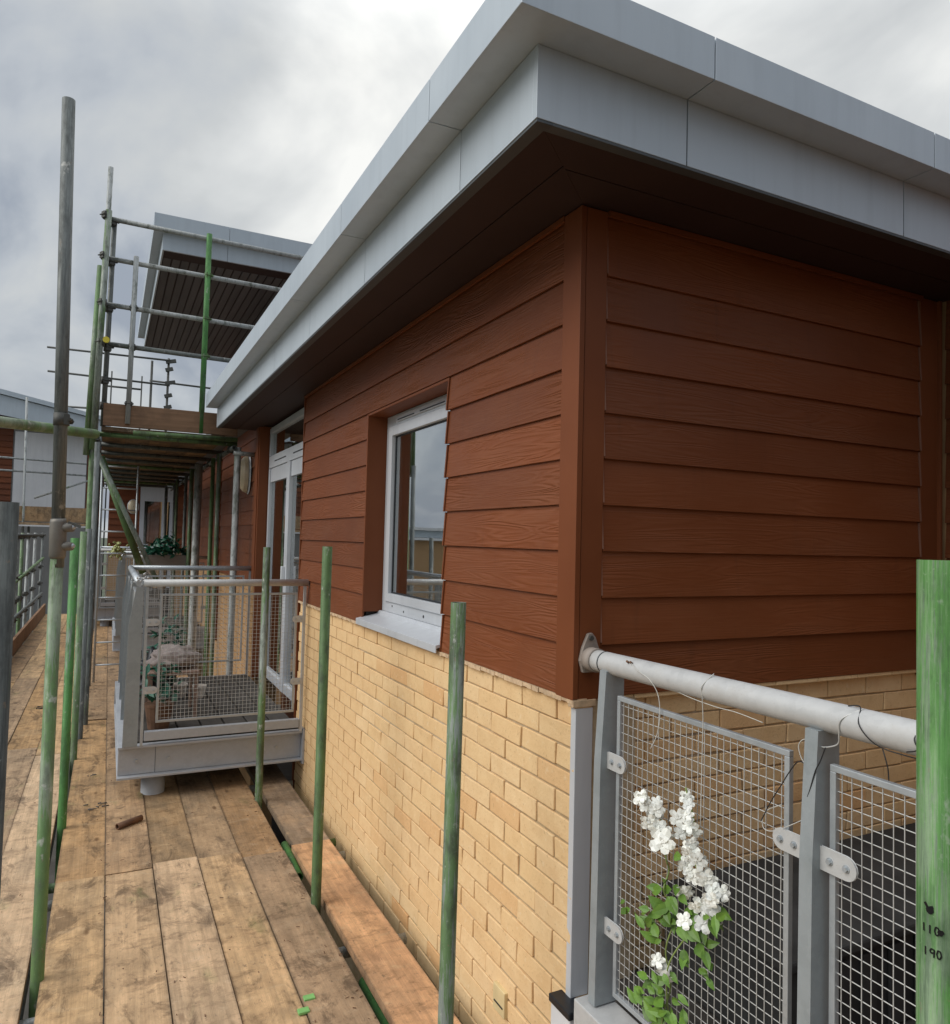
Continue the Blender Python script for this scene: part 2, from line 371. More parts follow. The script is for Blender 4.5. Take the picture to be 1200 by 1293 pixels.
def wood(name, cols, dark=(0.10, 0.075, 0.05), stain=0.5, green=0.1):
    a = NM(name, 0.8, 0, 0.25)
    g = a.noise(a.obj((34, 1.1, 34)), 1.0, 7, 0.72, 0.9)           # grain along the board
    broad = a.noise(a.obj((1.6, 0.8, 1)), 2.2, 5, 0.62)
    blot = a.noise(a.obj((2.4, 1.1, 1)), 3.0, 7, 0.72, 0.8)
    scuff = a.noise(a.obj((2.6, 5.5, 1)), 2.4, 7, 0.78, 0.35)
    spk = a.noise(a.obj((1, 0.6, 1)), 45, 5, 0.7)
    med = a.noise(a.obj((1, 0.55, 1), (9, 2, 4)), 11, 6, 0.72)
    kn = a.n('ShaderNodeTexVoronoi'); kn.inputs['Scale'].default_value = 1; a.L(a.obj((6.5, 2.6, 1)), kn.inputs['Vector'])
    rn = a.rand()
    rn2 = a.math('FRACT', a.math('MULTIPLY', rn, 17.3))
    c = a.ramp(rn, *[(i/(len(cols)-1), q) for i, q in enumerate(cols)])
    c = a.hsv(c, val=a.fr(g, 0.32, 0.68, 0.64, 1.26))
    c = a.mix(a.fr(broad, 0.42, 0.60, 0.0, 0.45), c, (0.36, 0.26, 0.165))
    c = a.mix(a.fr(broad, 0.55, 0.40, 0.0, 0.40), c, (0.66, 0.44, 0.25))
    c = a.mix(a.fr(blot, 0.53, 0.64, 0, stain), c, dark)
    c = a.mix(a.fr(scuff, 0.52, 0.66, 0, 0.60), c, (0.17, 0.105, 0.058))
    c = a.mix(a.fr(scuff, 0.44, 0.36, 0, 0.5), c, (0.58, 0.42, 0.26))
    c = a.hsv(c, val=a.fr(med, 0.3, 0.7, 0.74, 1.24))
    c = a.mix(a.fr(spk, 0.60, 0.68, 0, 0.6), c, (0.13, 0.10, 0.07))
    c = a.mix(a.fr(kn.outputs['Distance'], 0.05, 0.11, 0.75, 0.0), c, (0.13, 0.07, 0.035))
    gm = a.noise(a.obj((3.5, 1.5, 1), (5, 3, 1)), 1.6, 4, 0.6)
    c = a.mix(a.fr(gm, 0.62, 0.75, 0, green), c, (0.20, 0.26, 0.08))
    gsep = a.n('ShaderNodeSeparateXYZ'); a.L(a._tc.outputs['Generated'], gsep.inputs[0])
    ed = a.math('ABSOLUTE', a.math('SUBTRACT', gsep.outputs[0], 0.5))
    ed = a.math('ADD', ed, a.math('MULTIPLY', a.math('SUBTRACT', scuff, 0.5), 0.10))
    c = a.mix(a.fr(ed, 0.455, 0.505, 0, 0.42), c, (0.10, 0.075, 0.052))          # ingrained dirt along the board edges
    c = a.hsv(c, sat=a.fr(rn2, 0, 1, 0.88, 1.12), val=a.fr(rn, 0, 1, 0.74, 1.10))
    a.col(c); h = a.math('ADD', a.math('MULTIPLY', g, 1.0), a.math('MULTIPLY', scuff, 0.9))
    a.bump(h, 0.55, 0.005); M[name] = a.m
wood('plank', [(0.52, 0.335, 0.180), (0.58, 0.345, 0.165), (0.44, 0.295, 0.170), (0.58, 0.385, 0.205), (0.48, 0.32, 0.180)], (0.13, 0.085, 0.050), 0.75, 0.35)
wood('plank_pink', [(0.66, 0.38, 0.215), (0.66, 0.38, 0.215)], (0.26, 0.16, 0.10), 0.45, 0.05)
wood('plank_grey', [(0.30, 0.235, 0.175), (0.27, 0.21, 0.16)], (0.15, 0.12, 0.09), 0.4, 0.1)
wood('plank_orange', [(0.50, 0.28, 0.11), (0.50, 0.28, 0.11)], (0.20, 0.11, 0.05), 0.4, 0.3)
wood('plank_dim', [(0.34, 0.24, 0.15), (0.27, 0.20, 0.13)], (0.10, 0.07, 0.05), 0.6, 0.1)
wood('plank_shaded', [(0.045, 0.035, 0.028), (0.055, 0.043, 0.033)], (0.03, 0.025, 0.02), 0.6, 0.1)  # near-black wood: shade under the tower platform is put into the colour
a = NM('toe_wood', 0.85, 0, 0.2); g = a.noise(a.obj((1.6, 42, 42)), 1.0, 6, 0.6, 0.5); b = a.noise(a.obj(), 3, 5, 0.7)
a.col(a.mix(a.fr(b, 0.45, 0.7, 0, 0.6), a.mix(a.fr(g, 0.3, 0.7), (0.19, 0.11, 0.065), (0.30, 0.18, 0.11)), (0.10, 0.065, 0.045))); a.bump(g, 0.3, 0.004); M['toe_wood'] = a.m
a = NM('decking', 0.8, 0, 0.2); g = a.noise(a.obj((50, 1.4, 50)), 1.0, 5, 0.6); b = a.noise(a.obj(), 4, 5, 0.7)
a.col(a.mix(a.fr(b, 0.35, 0.7), a.mix(g, (0.025, 0.023, 0.021), (0.07, 0.062, 0.055)), (0.10, 0.09, 0.08))); a.bump(g, 0.4, 0.004); M['decking'] = a.m
plain('black_rubber', (0.012, 0.014, 0.018), 0.45, 0, 0.3)
plain('black_cable', (0.02, 0.02, 0.022), 0.5, 0, 0.2)
plain('white_cable', (0.55, 0.54, 0.50), 0.5, 0, 0.1)
plain('white_plastic', (0.72, 0.74, 0.76), 0.4, 0, 0.05)
plain('lamp_glass', (0.62, 0.52, 0.36), 0.35, 0, 0.12, 6)
plain('ground_mud', (0.10, 0.095, 0.085), 0.95, 0, 0.35, 2)
plain('grass_ground', (0.07, 0.085, 0.05), 0.95, 0, 0.35, 0.6)
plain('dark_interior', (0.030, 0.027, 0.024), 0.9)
plain('curtain', (0.80, 0.80, 0.77), 0.9)
plain('green_tape', (0.22, 0.50, 0.16), 0.5)
plain('yellow_cap', (0.75, 0.62, 0.06), 0.5)
plain('rusty', (0.16, 0.085, 0.05), 0.8, 0.2, 0.4)
plain('vent_buff', (0.70, 0.56, 0.30), 0.6)
plain('roof_felt', (0.20, 0.21, 0.215), 0.8)
plain('shade_dark', (0.030, 0.030, 0.029), 0.9, 0, 0.5, 5)
plain('moss', (0.42, 0.44, 0.20), 0.95, 0, 0.5, 30)
plain('planter', (0.22, 0.20, 0.18), 0.9)
plain('cushion', (0.30, 0.25, 0.23), 0.9)
plain('pot_white', (0.62, 0.56, 0.50), 0.6)
plain('marker_ink', (0.006, 0.006, 0.008), 0.4, 0, 0.0)
plain('table_wood', (0.26, 0.17, 0.13), 0.7)
def leafy(name, c1, c2, trans=0.25):
    a = NM(name, 0.45, 0, 0.4); v = a.noise(a.obj(), 40, 3)
    c = a.mix(v, c1, c2); c = a.hsv(c, val=a.fr(a.rand(), 0, 1, 0.75, 1.25)); a.col(c)
    a.b.inputs['Subsurface Weight'].default_value = 0.0
    M[name] = a.m
leafy('leaf_green', (0.05, 0.125, 0.018), (0.17, 0.30, 0.04))
leafy('leaf_dark', (0.012, 0.075, 0.05), (0.03, 0.15, 0.09))
leafy('petal_white', (0.80, 0.82, 0.74), (0.88, 0.88, 0.85))
leafy('stem_green', (0.20, 0.28, 0.07), (0.30, 0.38, 0.12))

a = NM('window_glass', 0.02); t = a.t; t.nodes.remove(a.b); o_ = t.nodes['Material Output']
gl = a.n('ShaderNodeBsdfGlossy'); gl.inputs['Roughness'].default_value = 0.015; gl.inputs['Color'].default_value = (0.95, 0.97, 0.97, 1)
tr = a.n('ShaderNodeBsdfTransparent'); tr.inputs['Color'].default_value = (0.90, 0.93, 0.92, 1)
fz = a.n('ShaderNodeFresnel'); fz.inputs['IOR'].default_value = 3.4
wv = a.noise(a.obj(), 2.0, 1); bp = a.n('ShaderNodeBump'); bp.inputs['Strength'].default_value = 0.04; bp.inputs['Distance'].default_value = 0.02
a.L(wv, bp.inputs['Height']); a.L(bp.outputs[0], gl.inputs['Normal'])
mx = a.n('ShaderNodeMixShader'); a.L(a.fr(fz.outputs[0], 0.0, 0.60, 0.25, 0.92), mx.inputs[0]); a.L(tr.outputs[0], mx.inputs[1]); a.L(gl.outputs[0], mx.inputs[2]); a.L(mx.outputs[0], o_.inputs[0])
M['glass'] = a.m

def leaf_me(name, L_, W_, mat, bend=0.25, n=4):
    mb = MB(); pts = []
    for k in range(n+1):
        f = k/n; w_ = W_*(math.sin(math.pi*min(1, f**0.8*0.98+0.02))**1.1)/2; z_ = -bend*L_*f*f
        pts.append(((f*L_, -w_, z_+0.10*w_*2), (f*L_, 0, z_), (f*L_, w_, z_+0.10*w_*2)))
    for k in range(n):
        a_, b_ = pts[k], pts[k+1]
        mb.quad(a_[0], a_[1], b_[1], b_[0], True); mb.quad(a_[1], a_[2], b_[2], b_[1], True)
    me = bpy.data.meshes.new(name); me.from_pydata(mb.v, [], mb.f); me.polygons.foreach_set('use_smooth', mb.sm); me.materials.append(mat); return me

# ------------------------------------------------------------------ ground
g = MB(); g.quad((-600, -600, -2.75), (600, -600, -2.75), (600, 600, -2.75), (-600, 600, -2.75))
tag(g.build('ground', M['grass_ground']), kind='structure')
g = MB(); g.box(-9, -9, -2.74, 6, 20, -2.70)
tag(g.build('paving', M['ground_mud']), kind='structure')

# ------------------------------------------------------------------ the clad corner building
ZC = 1.279; ZK = [1.444+0.15*k for k in range(9)]; ZS = 2.86
bld = thing('building', (0, 0, -2.7), 'nearest building, brown weatherboard over buff brick under a grey roof edge', 'building')

# --- brick walls -------------------------------------------------
def brick_mesh(L_, H=0.067, D=0.06, seed=0):
    rd = random.Random(seed); b = 0.0022
    V = []; Fc = []
    bm = bmesh.new(); bmesh.ops.create_cube(bm, size=1)
    for vtx in bm.verts:
        vtx.co = Vector((vtx.co.x*D, vtx.co.y*L_, vtx.co.z*H)) + Vector([rd.uniform(-0.0026, 0.0026) for _ in range(3)])
    bmesh.ops.bevel(bm, geom=list(bm.edges), offset=b, segments=1, affect='EDGES')
    me = bpy.data.meshes.new('brick'); bm.to_mesh(me); bm.free(); me.materials.append(M['brick']); return me
FULL = [brick_mesh(0.217, seed=i) for i in range(6)]; HALF = [brick_mesh(0.1045, seed=20+i) for i in range(4)]
BRX = 0.012    # face of the long wall
wall_l = MB().box(BRX+0.0065, 0.006, -2.7, 0.25, 3.70, 1.27).build('brick_wall', M['mortar'], bld)
joined = MB()
def course(wall, axis, z, s0, s1, start_half, lim):
    """one course of bricks along y (axis 'y') or x"""
    s = s0; first = True
    while s < s1-0.03:
        L_ = 0.1125 if (first and start_half) else 0.225
        first = False
        me = random.choice(HALF if L_ < 0.2 else FULL); end = s+L_
        clip = end > s1+0.004
        mid = s+L_/2
        j = random.uniform(-0.0014, 0.0014)
        if axis == 'y': loc = (BRX+0.03+j, mid, z)
        else: loc = (mid, 0.03+0.03+j, z)
        if clip or mid > lim:
            hl = (min(end, s1)-s-0.008)/2; mid = s+0.004+hl
            if axis == 'y': joined.box(BRX+j, mid-hl, z-0.0335, BRX+0.05, mid+hl, z+0.0335)
            else: joined.box(mid-hl, 0.03+j, z-0.0335, mid+hl, 0.09, z+0.0335)
        else:
            rz = (0 if axis == 'y' else R(90)) + (math.pi if random.random() < .5 else 0)
            place('brick', me, loc, wall, rot=(random.uniform(-.006, .006), random.uniform(-.006, .006), rz+random.uniform(-.004, .004)))
        s = end
wall_r = MB().box(0.02, 0.0365, -2.7, 1.95, 0.25, 1.27).build('brick_wall', M['mortar'], bld, label='shaded buff brick wall behind the near balcony')
for k in range(19):
    z = 1.193-0.0375-0.075*(k-1)
    if k == 0: z = 1.2265
    course(wall_l, 'y', z, 0.002, 3.74, k % 2 == 0, 2.22)
for k in range(12):
    z = 1.2265-0.075*k
    course(wall_r, 'x', z, 0.085, 1.90, k % 2 == 1, 9)
joined.build('brick', M['brick'], wall_l, kind='stuff', label='the further bricks of the wall')
# oversailing creasing course right under the boards
cr = MB(); y = 0.0
while y < 3.72:
    L_ = random.uniform(0.20, 0.235); y2 = min(y+L_, 3.73); o = random.uniform(-0.003, 0.003)
    
    yy = y
    while yy < y2-0.004:
        yn = min(yy+random.uniform(.02, .05), y2-0.002)
        cr.box(-0.004+o+random.uniform(-.002, .002), yy, 1.2635+random.uniform(-.0025, .002), 0.05, yn, 1.2782); yy = yn
    y = y2
cr.build('creasing_course', M['ledge'], bld, bevel=0.0, label='rough mortar ledge under the boards')
x = 0.016
cr2 = MB()
while x < 1.88:
    x2 = min(x+random.uniform(0.21, 0.23), 1.89); cr2.box(x, 0.005+random.uniform(-.002, .002), 1.2625, x2-0.003, 0.06, 1.2782); x = x2
cr2.build('creasing_course', M['brick'], bld, bevel=0.003)
MB().box(-0.002, -0.001, 1.252, 0.085, 0.030, 1.2745).build('ledge_corner', M['ledge'], bld, bevel=0.002)

# --- weatherboards -----------------------------------------------
def board(axis, s0, s1, z0, ex, last=False, parent=None):
    """a lap board: foot proud, head tucked under the next one. Outward is -x (axis y) or -y (axis x)"""
    top = z0+ex+(0.022 if not last else 0.0)
    tt = 0.011*(top-z0)/0.15
    poly = [(0.0, z0), (0.011, z0), (0.011+tt, top), (tt, top)]
    j = random.uniform(-0.0008, 0.0008)
    poly = [(p+j, q+random.uniform(-.0006, .0006)) for p, q in poly]
    mb = MB(); ax = axis
    mb.prism([(p, q) for p, q in poly], ax, s0+random.uniform(-.001, .001), s1+random.uniform(-.001, .001))
    return mb.build('board', M['cladding_y' if axis == 'y' else 'cladding_x'], parent, bevel=0.0012)
cl_l = MB().box(0.030, 0.02, 1.30, 0.25, 1.02, 2.86).build('boarded_wall', M['dark_interior'], bld, label='brown weatherboarding over the long wall with the window')
MB().box(0.030, 2.17, 1.30, 0.25, 3.735, 2.86).build('sheathing', M['dark_interior'], cl_l)
MB().box(0.030, 1.02, 2.50, 0.25, 2.17, 2.86).build('sheathing', M['dark_interior'], cl_l)
zs = [(ZC, 0.165)]+[(ZK[k], 0.15) for k in range(7)]
for z0, ex in zs:
    board('y', 0.104, 1.024, z0, ex, parent=cl_l); board('y', 2.166, 3.74, z0, ex, parent=cl_l)
board('y', 0.104, 3.74, ZK[7], 0.15, parent=cl_l); board('y', 0.104, 3.74, ZK[8], 0.212, True, parent=cl_l)
cl_r = MB().box(0.032, 0.030, 1.30, 1.95, 0.25, 2.86).build('boarded_wall', M['dark_interior'], bld, label='shaded brown weatherboarding behind the near balcony')
for z0, ex in zs+[(ZK[7], 0.15)]: board('x', 0.104, 1.735, z0, ex, parent=cl_r)
board('x', 0.104, 1.735, ZK[8], 0.212, True, parent=cl_r)
# corner trims, sealant lines
MB().box(-0.004, 0.0, ZC-0.004, 0.016, 0.101, 2.855).build('corner_trim', M['trim'], bld, bevel=0.0015)
MB().box(0.0185, 0.002, ZC-0.006, 0.101, 0.022, 2.855).build('corner_trim', M['trim'], bld, bevel=0.0015)
MB().box(0.012, 0.006, ZC, 0.022, 0.03, 2.85).build('trim_joint', M['dark_interior'], bld)
for z0, ex in zs+[(ZK[7], .15), (ZK[8], .2)]:
    MB().prism([(0.0-0.0008, z0+.008), (0.006, z0+.008), (0.016, z0+ex-.004), (0.0085, z0+ex-.004)], 'y', 0.1005, 0.1045).build('sealant', M['sealant'], cl_l)
    MB().prism([(0.0-0.0008, z0+.008), (0.006, z0+.008), (0.016, z0+ex-.004), (0.0085, z0+ex-.004)], 'x', 0.1005, 0.1045).build('sealant', M['sealant'], cl_r)
    MB().prism([(-0.0015, z0+.003), (0.006, z0+.003), (0.016, z0+ex-.004), (0.0075, z0+ex-.004)], 'x', 1.7365, 1.744).build('sealant', M['sealant'], cl_r)
    if z0 < ZK[7]-.01:
        MB().prism([(-0.006, z0), (0.006, z0), (0.018, z0+ex-.004), (0.004, z0+ex-.004)], 'y', 1.024, 1.034).build('board_end', M['trim'], cl_l)
# inner corner on the right and the wall that returns towards the camera
MB().box(1.744, 0.004, 1.25, 1.86, 0.03, 2.855).build('corner_trim', M['trim'], bld, bevel=0.0015)
MB().box(1.855, -0.010, 1.25, 1.872, 0.02, 2.855).build('corner_trim', M['trim'], bld, bevel=0.0015)
MB().box(1.90, -3.2, -2.7, 2.10, 0.25, 2.86).build('return_wall', M['brick_far'], bld)
rw = MB()
for z0, ex in zs+[(ZK[7], .15), (ZK[8], .21)]:
    rw.prism([(1.885, z0), (1.897, z0), (1.908, z0+ex+.02), (1.897, z0+ex+.02)], 'y', -3.2, -0.012)
rw.build('board', M['cladding_y'], bld, kind='stuff')
# unseen block added behind the camera to darken the right-hand wall
MB().box(0.12, -9.0, -2.7, 6.0, -3.3, 3.1).build('added_shade_block', M['trim'], bld)
MB().box(2.1, -3.3, -2.7, 6.0, 14.0, 3.1).build('rear_block', M['trim'], bld)
# bead along the head of the wall
MB().box(-0.008, 0.10, 2.838, 0.004, 3.74, 2.856).build('head_bead', M['trim'], bld)
MB().box(0.10, -0.010, 2.838, 1.74, 0.002, 2.856).build('head_bead', M['trim'], bld)

# --- soffit and roof edge ---------------------------------------
sf = thing('soffit_dummy', (0, 0, 0), 'x', 'x'); bpy.data.objects.remove(sf); 
XF, YF = -0.382, -0.343
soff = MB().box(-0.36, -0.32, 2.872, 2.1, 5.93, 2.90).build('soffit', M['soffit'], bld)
def strip(ax, a0, a1, b0, b1):
    # soffit plank with a mitred end at the corner
    mb = MB()
    if ax == 'y':   # plank runs along y between x=a0..a1 , from mitre line to y=b1
        m0 = YF+(a0-XF)*0.90; m1 = YF+(a1-XF)*0.90
        mb.hexa([(a0, m0, 2.860), (a1, m1, 2.860), (a1, b1, 2.860), (a0, b1, 2.860), (a0, m0, 2.871), (a1, m1, 2.871), (a1, b1, 2.871), (a0, b1, 2.871)])
    else:
        m0 = XF+(a0-YF)/0.90; m1 = XF+(a1-YF)/0.90
        mb.hexa([(m0, a0, 2.860), (b1, a0, 2.860), (b1, a1, 2.860), (m1, a1, 2.860), (m0, a0, 2.871), (b1, a0, 2.871), (b1, a1, 2.871), (m1, a1, 2.871)])
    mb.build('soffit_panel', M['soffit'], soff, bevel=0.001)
for a0, a1 in ((-0.332, -0.187), (-0.182, 0.02)): strip('y', a0, a1, 0, 5.93)
for a0, a1 in ((-0.294, -0.155), (-0.150, 0.02)): strip('x', a0, a1, 0, 2.1)
# dark drip channel behind the fascia foot
MB().prism([(-0.380, 2.850), (-0.360, 2.850), (-0.360, 2.858), (-0.334, 2.858), (-0.334, 2.872), (-0.380, 2.872)], 'y', -0.341, 5.93).build('drip_channel', M['dark_seal'], bld)
MB().prism([(-0.3415, 2.850), (-0.321, 2.850), (-0.321, 2.8584), (-0.296, 2.8584), (-0.296, 2.8716), (-0.3415, 2.8716)], 'x', -0.3335, 2.1).build('drip_channel', M['dark_seal'], bld)
MB().box(-0.3597, -0.3408, 2.8503, -0.3338, -0.3212, 2.8577).build('drip_channel', M['dark_seal'], bld)
# fascia: a lower upright panel, then a cap that steps out over it; pieces about a metre long with open joints
fa = thing('x', (0, 0, 0), 'x', 'x'); bpy.data.objects.remove(fa)
ys = [0.12, 1.08, 2.05, 3.02, 4.0, 4.97, 5.93]; xsr = [0.12, 1.10, 2.10]
G = 0.0022
def f_piece_y(y0, y1, corner=False):
    c0 = YF+0.0205 if corner else y0
    MB().box(XF-0.001, c0, 2.858, XF+0.02, y1-G, 3.052).build('fascia_panel', M['fascia_grey'], bld, bevel=0.001)
    cc = -0.448 if corner else y0
    mb = MB(); mb.prism([(-0.494, 3.052), (XF+0.02, 3.054), (XF+0.02, 3.07), (-0.480, 3.07), (-0.480, 3.18), (-0.494, 3.188)], 'y', cc, y1-G)
    mb.box(-0.480, cc+0.01, 3.17, -0.30, y1-G, 3.186)
    mb.build('roof_cap', M['fascia_grey'], bld, bevel=0.0012)
def f_piece_x(x0, x1, corner=False):
    c0 = XF+0.021 if corner else x0
    MB().box(c0 if not corner else XF-0.001, YF, 2.858, x1-G, YF+0.02, 3.052).build('fascia_panel', M['fascia_grey'], bld, bevel=0.001)
    c1 = -0.493 if corner else x0
    mb = MB(); mb.prism([(-0.450, 3.051), (YF+0.02, 3.053), (YF+0.02, 3.07), (-0.438, 3.07), (-0.438, 3.165), (-0.450, 3.172)], 'x', c1, x1-G)
    mb.box(c1+0.01, -0.438, 3.155, x1-G, -0.26, 3.170)
    mb.build('roof_cap', M['fascia_grey'], bld, bevel=0.0012)
f_piece_y(0, ys[0], True)
for i in range(len(ys)-1): f_piece_y(ys[i]+G, ys[i+1])
f_piece_x(0, xsr[0], True)
for i in range(len(xsr)-1): f_piece_x(xsr[i]+G, xsr[i+1])
bk = MB(); bk.box(-0.36, -0.30, 2.90, 2.1, 5.92, 3.14); bk.build('roof', M['roof_felt'], bld)
# tiny ridge seen beyond the cap on the right
MB().box(1.5, 0.3, 3.14, 2.1, 1.4, 3.30).build('roof_upstand', M['roof_felt'], bld)

# --- window ------------------------------------------------------
win = MB().box(0.118, 1.03, 2.415, 0.168, 2.150, 2.478).build('window', M['frame_grey'], bld, bevel=0.003, label='tall grey framed window in the long boarded wall')
def wp(n, mat, *b, bev=0.002, **k): return MB().box(*b).build(n, M[mat], win, bevel=bev, **k)
wp('reveal', 'trim', 0.0, 2.150, 1.345, 0.20, 2.168, 2.49); wp('reveal', 'trim', 0.004, 1.03, 2.478, 0.20, 2.168, 2.492)
wp('reveal', 'trim', 0.02, 1.012, 1.30, 0.20, 1.030, 2.49)
wp('frame', 'frame_grey', 0.118, 2.092, 1.352, 0.168, 2.1495, 2.4145); wp('frame', 'frame_grey', 0.118, 1.031, 1.352, 0.168, 1.085, 2.4145)
wp('frame', 'frame_grey', 0.118, 1.0855, 1.352, 0.168, 2.0915, 1.41)
wp('sash', 'frame_grey', 0.108, 2.035, 1.412, 0.150, 2.0885, 2.412); wp('sash', 'frame_grey', 0.108, 1.09, 1.412, 0.150, 1.14, 2.412)
wp('sash', 'frame_grey', 0.108, 1.1405, 1.412, 0.150, 2.0345, 1.458); wp('sash', 'frame_grey', 0.108, 1.1405, 2.358, 0.150, 2.0345, 2.412)
wp('gasket', 'black_rubber', 0.130, 2.024, 1.459, 0.140, 2.0345, 2.357, bev=0); wp('gasket', 'black_rubber', 0.130, 1.141, 1.459, 0.140, 2.0235, 1.467, bev=0)
wp('gasket', 'black_rubber', 0.130, 1.141, 2.349, 0.140, 2.0235, 2.357, bev=0)
wp('pane', 'glass', 0.134, 1.1405, 1.460, 0.138, 2.0235, 2.3485, bev=0)
wp('trickle_vent', 'frame_grey', 0.108, 1.25, 2.430, 0.118, 1.98, 2.462); wp('vent_slot', 'black_rubber', 0.1065, 1.30, 2.436, 0.1082, 1.62, 2.442, bev=0); wp('vent_slot', 'black_rubber', 0.1065, 1.70, 2.436, 0.1082, 1.95, 2.442, bev=0)
sill = MB(); sill.prism([(-0.026, 1.272), (-0.020, 1.272), (-0.020, 1.292), (0.118, 1.322), (0.118, 1.352), (0.100, 1.352), (0.094, 1.334), (-0.026, 1.306)], 'y', 1.03, 2.19)
sill.build('sill', M['frame_grey'], win, bevel=0.002)
for yy, zz in ((1.98, 1.39), (1.80, 1.375), (1.52, 1.378), (1.2, 1.38)):
    MB().path([(0.1165, yy, zz), (0.1195, yy, zz)], 0.008 if yy == 1.52 else 0.006, 10).build('screw_cap', M['black_rubber'], win)
# the room behind
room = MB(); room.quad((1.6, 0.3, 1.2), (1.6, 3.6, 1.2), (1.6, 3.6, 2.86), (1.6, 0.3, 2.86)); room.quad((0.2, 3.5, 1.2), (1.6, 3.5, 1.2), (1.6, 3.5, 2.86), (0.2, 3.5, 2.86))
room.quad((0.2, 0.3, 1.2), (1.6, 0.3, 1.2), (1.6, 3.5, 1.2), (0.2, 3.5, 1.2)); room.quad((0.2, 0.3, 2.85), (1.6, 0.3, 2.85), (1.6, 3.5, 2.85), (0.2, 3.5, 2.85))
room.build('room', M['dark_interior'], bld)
cu = MB(); n = 60
for i in range(n):
    y0 = 0.7+1.42*i/n; y1 = 0.7+1.42*(i+1)/n
    cu.quad((0.205+0.012*math.sin(i*1.1), y0, 1.35), (0.205+0.012*math.sin((i+1)*1.1), y1, 1.35), (0.205+0.012*math.sin((i+1)*1.1), y1, 2.5), (0.205+0.012*math.sin(i*1.1), y0, 2.5), True)
cu.build('curtain', M['curtain'], bld)

# --- balcony door beyond the window -------------------------------
MB().box(0.0, 3.7415, -0.3, 0.14, 3.76, 2.86).build('door_reveal', M['trim'], bld)
MB().box(-0.004, 5.60, 0.36, 0.14, 5.64, 2.86).build('door_reveal', M['trim'], bld)
door = MB().box(0.09, 3.78, 2.44, 0.15, 5.58, 2.56).build('balcony_door', M['frame_grey'], bld, bevel=0.002, label='glazed grey framed balcony door with a glass light above')
def dp(n, mat, *b, bev=0.002): return MB().box(*b).build(n, M[mat], door, bevel=bev)
dp('frame', 'frame_grey', 0.09, 5.53, 0.40, 0.15, 5.585, 2.435); dp('frame', 'frame_grey', 0.09, 3.775, 0.40, 0.15, 3.84, 2.435)
dp('frame', 'frame_grey', 0.085, 4.60, 0.40, 0.15, 4.72, 2.435); dp('frame', 'frame_grey', 0.09, 5.53, 2.565, 0.15, 5.585, 2.84); dp('frame', 'frame_grey', 0.09, 3.775, 2.79, 0.15, 5.525, 2.845)
dp('frame', 'frame_grey', 0.09, 3.845, 0.40, 0.15, 4.595, 0.48); dp('frame', 'frame_grey', 0.09, 4.725, 0.40, 0.15, 5.525, 0.48)
dp('head_panel', 'frame_grey', 0.10, 3.845, 2.30, 0.14, 4.595, 2.436); dp('head_panel', 'frame_grey', 0.10, 4.725, 2.30, 0.14, 5.525, 2.436)
dp('pane', 'glass', 0.118, 3.845, 0.482, 0.122, 4.595, 2.298, bev=0); dp('pane', 'glass', 0.118, 4.725, 0.482, 0.122, 5.525, 2.298, bev=0); dp('pane', 'glass', 0.118, 3.845, 2.562, 0.122, 5.525, 2.788, bev=0)
dp('trickle_vent', 'black_rubber', 0.088, 4.0, 2.49, 0.0898, 4.5, 2.50, bev=0); dp('trickle_vent', 'black_rubber', 0.088, 4.8, 2.49, 0.0898, 5.3, 2.50, bev=0)
dp('handle', 'white_plastic', 0.055, 4.66, 1.35, 0.084, 4.69, 1.50)
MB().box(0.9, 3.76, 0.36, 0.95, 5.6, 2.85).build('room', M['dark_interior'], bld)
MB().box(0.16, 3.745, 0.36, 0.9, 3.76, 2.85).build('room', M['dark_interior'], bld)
# --- wall beyond the door ----------------------------------------
far = MB().box(0.03, 5.64, -2.7, 0.25, 14.0, 2.95).build('far_wall', M['brick_far'], bld)
MB().box(-0.012, 5.64, ZC, 0.028, 5.78, 2.93).build('corner_trim', M['trim'], bld)
z0 = ZC
while z0 < 2.9:
    for (ya, yb) in ((5.785, 8.40), (8.9, 14.0)):
        board('y', ya, yb, z0, 0.15, parent=far)
    z0 += 0.15
MB().box(-0.004, 8.405, 0.36, 0.029, 8.895, 2.9).build('door_panel', M['trim'], far)
jb = MB()
for k in range(17):
    z = 1.2265-0.075*k; s = 5.65-(0.1125 if k % 2 else 0)
    while s < 9.0:
        jb.box(0.020, max(s, 5.645), z-.0335, 0.031, s+0.217, z+.0335); s += 0.225
jb.build('brick', M['brick_far'], far, kind='stuff')  # darker brick colour holds the shade of the platform
MB().box(-0.30, 5.96, 2.93, 0.60, 14, 3.00).build('roof', M['roof_felt'], bld)

# oval bulkhead lamps
def lamp(loc, sc, label, face='x'):
    t = thing('wall_lamp', loc, label, 'lamp', 'oval bulkhead lamps')
    def dome(nm, mat, rx, rz, dp_, off):
        mb = MB(); rows = []
        for i in range(5):
            f = i/4; q = math.cos(f*math.pi/2*0.96); h = math.sin(f*math.pi/2*0.96)*dp_+off
            rows.append([(rx*q*math.cos(2*math.pi*j/20), rz*q*math.sin(2*math.pi*j/20), h) for j in range(20)])
        for i in range(4):
            for j in range(20):
                j2 = (j+1) % 20; P = []
                for q in (rows[i][j], rows[i][j2], rows[i+1][j2], rows[i+1][j]):
                    P.append(Vector(loc)+(Vector((-q[2], -q[0], q[1])) if face == 'x' else Vector((q[0], -q[2], q[1])))*sc)
                mb.quad(*P, True)
        mb.build(nm, mat, t)
    dome('base', M['frame_grey'], 0.155, 0.215, 0.03, 0.0); dome('diffuser', M['lamp_glass'], 0.14, 0.20, 0.10, 0.02)
    return t
lamp((-0.006, 6.20, 2.42), 1.0, 'cream oval bulkhead lamp on the brown boards beside the balcony door')
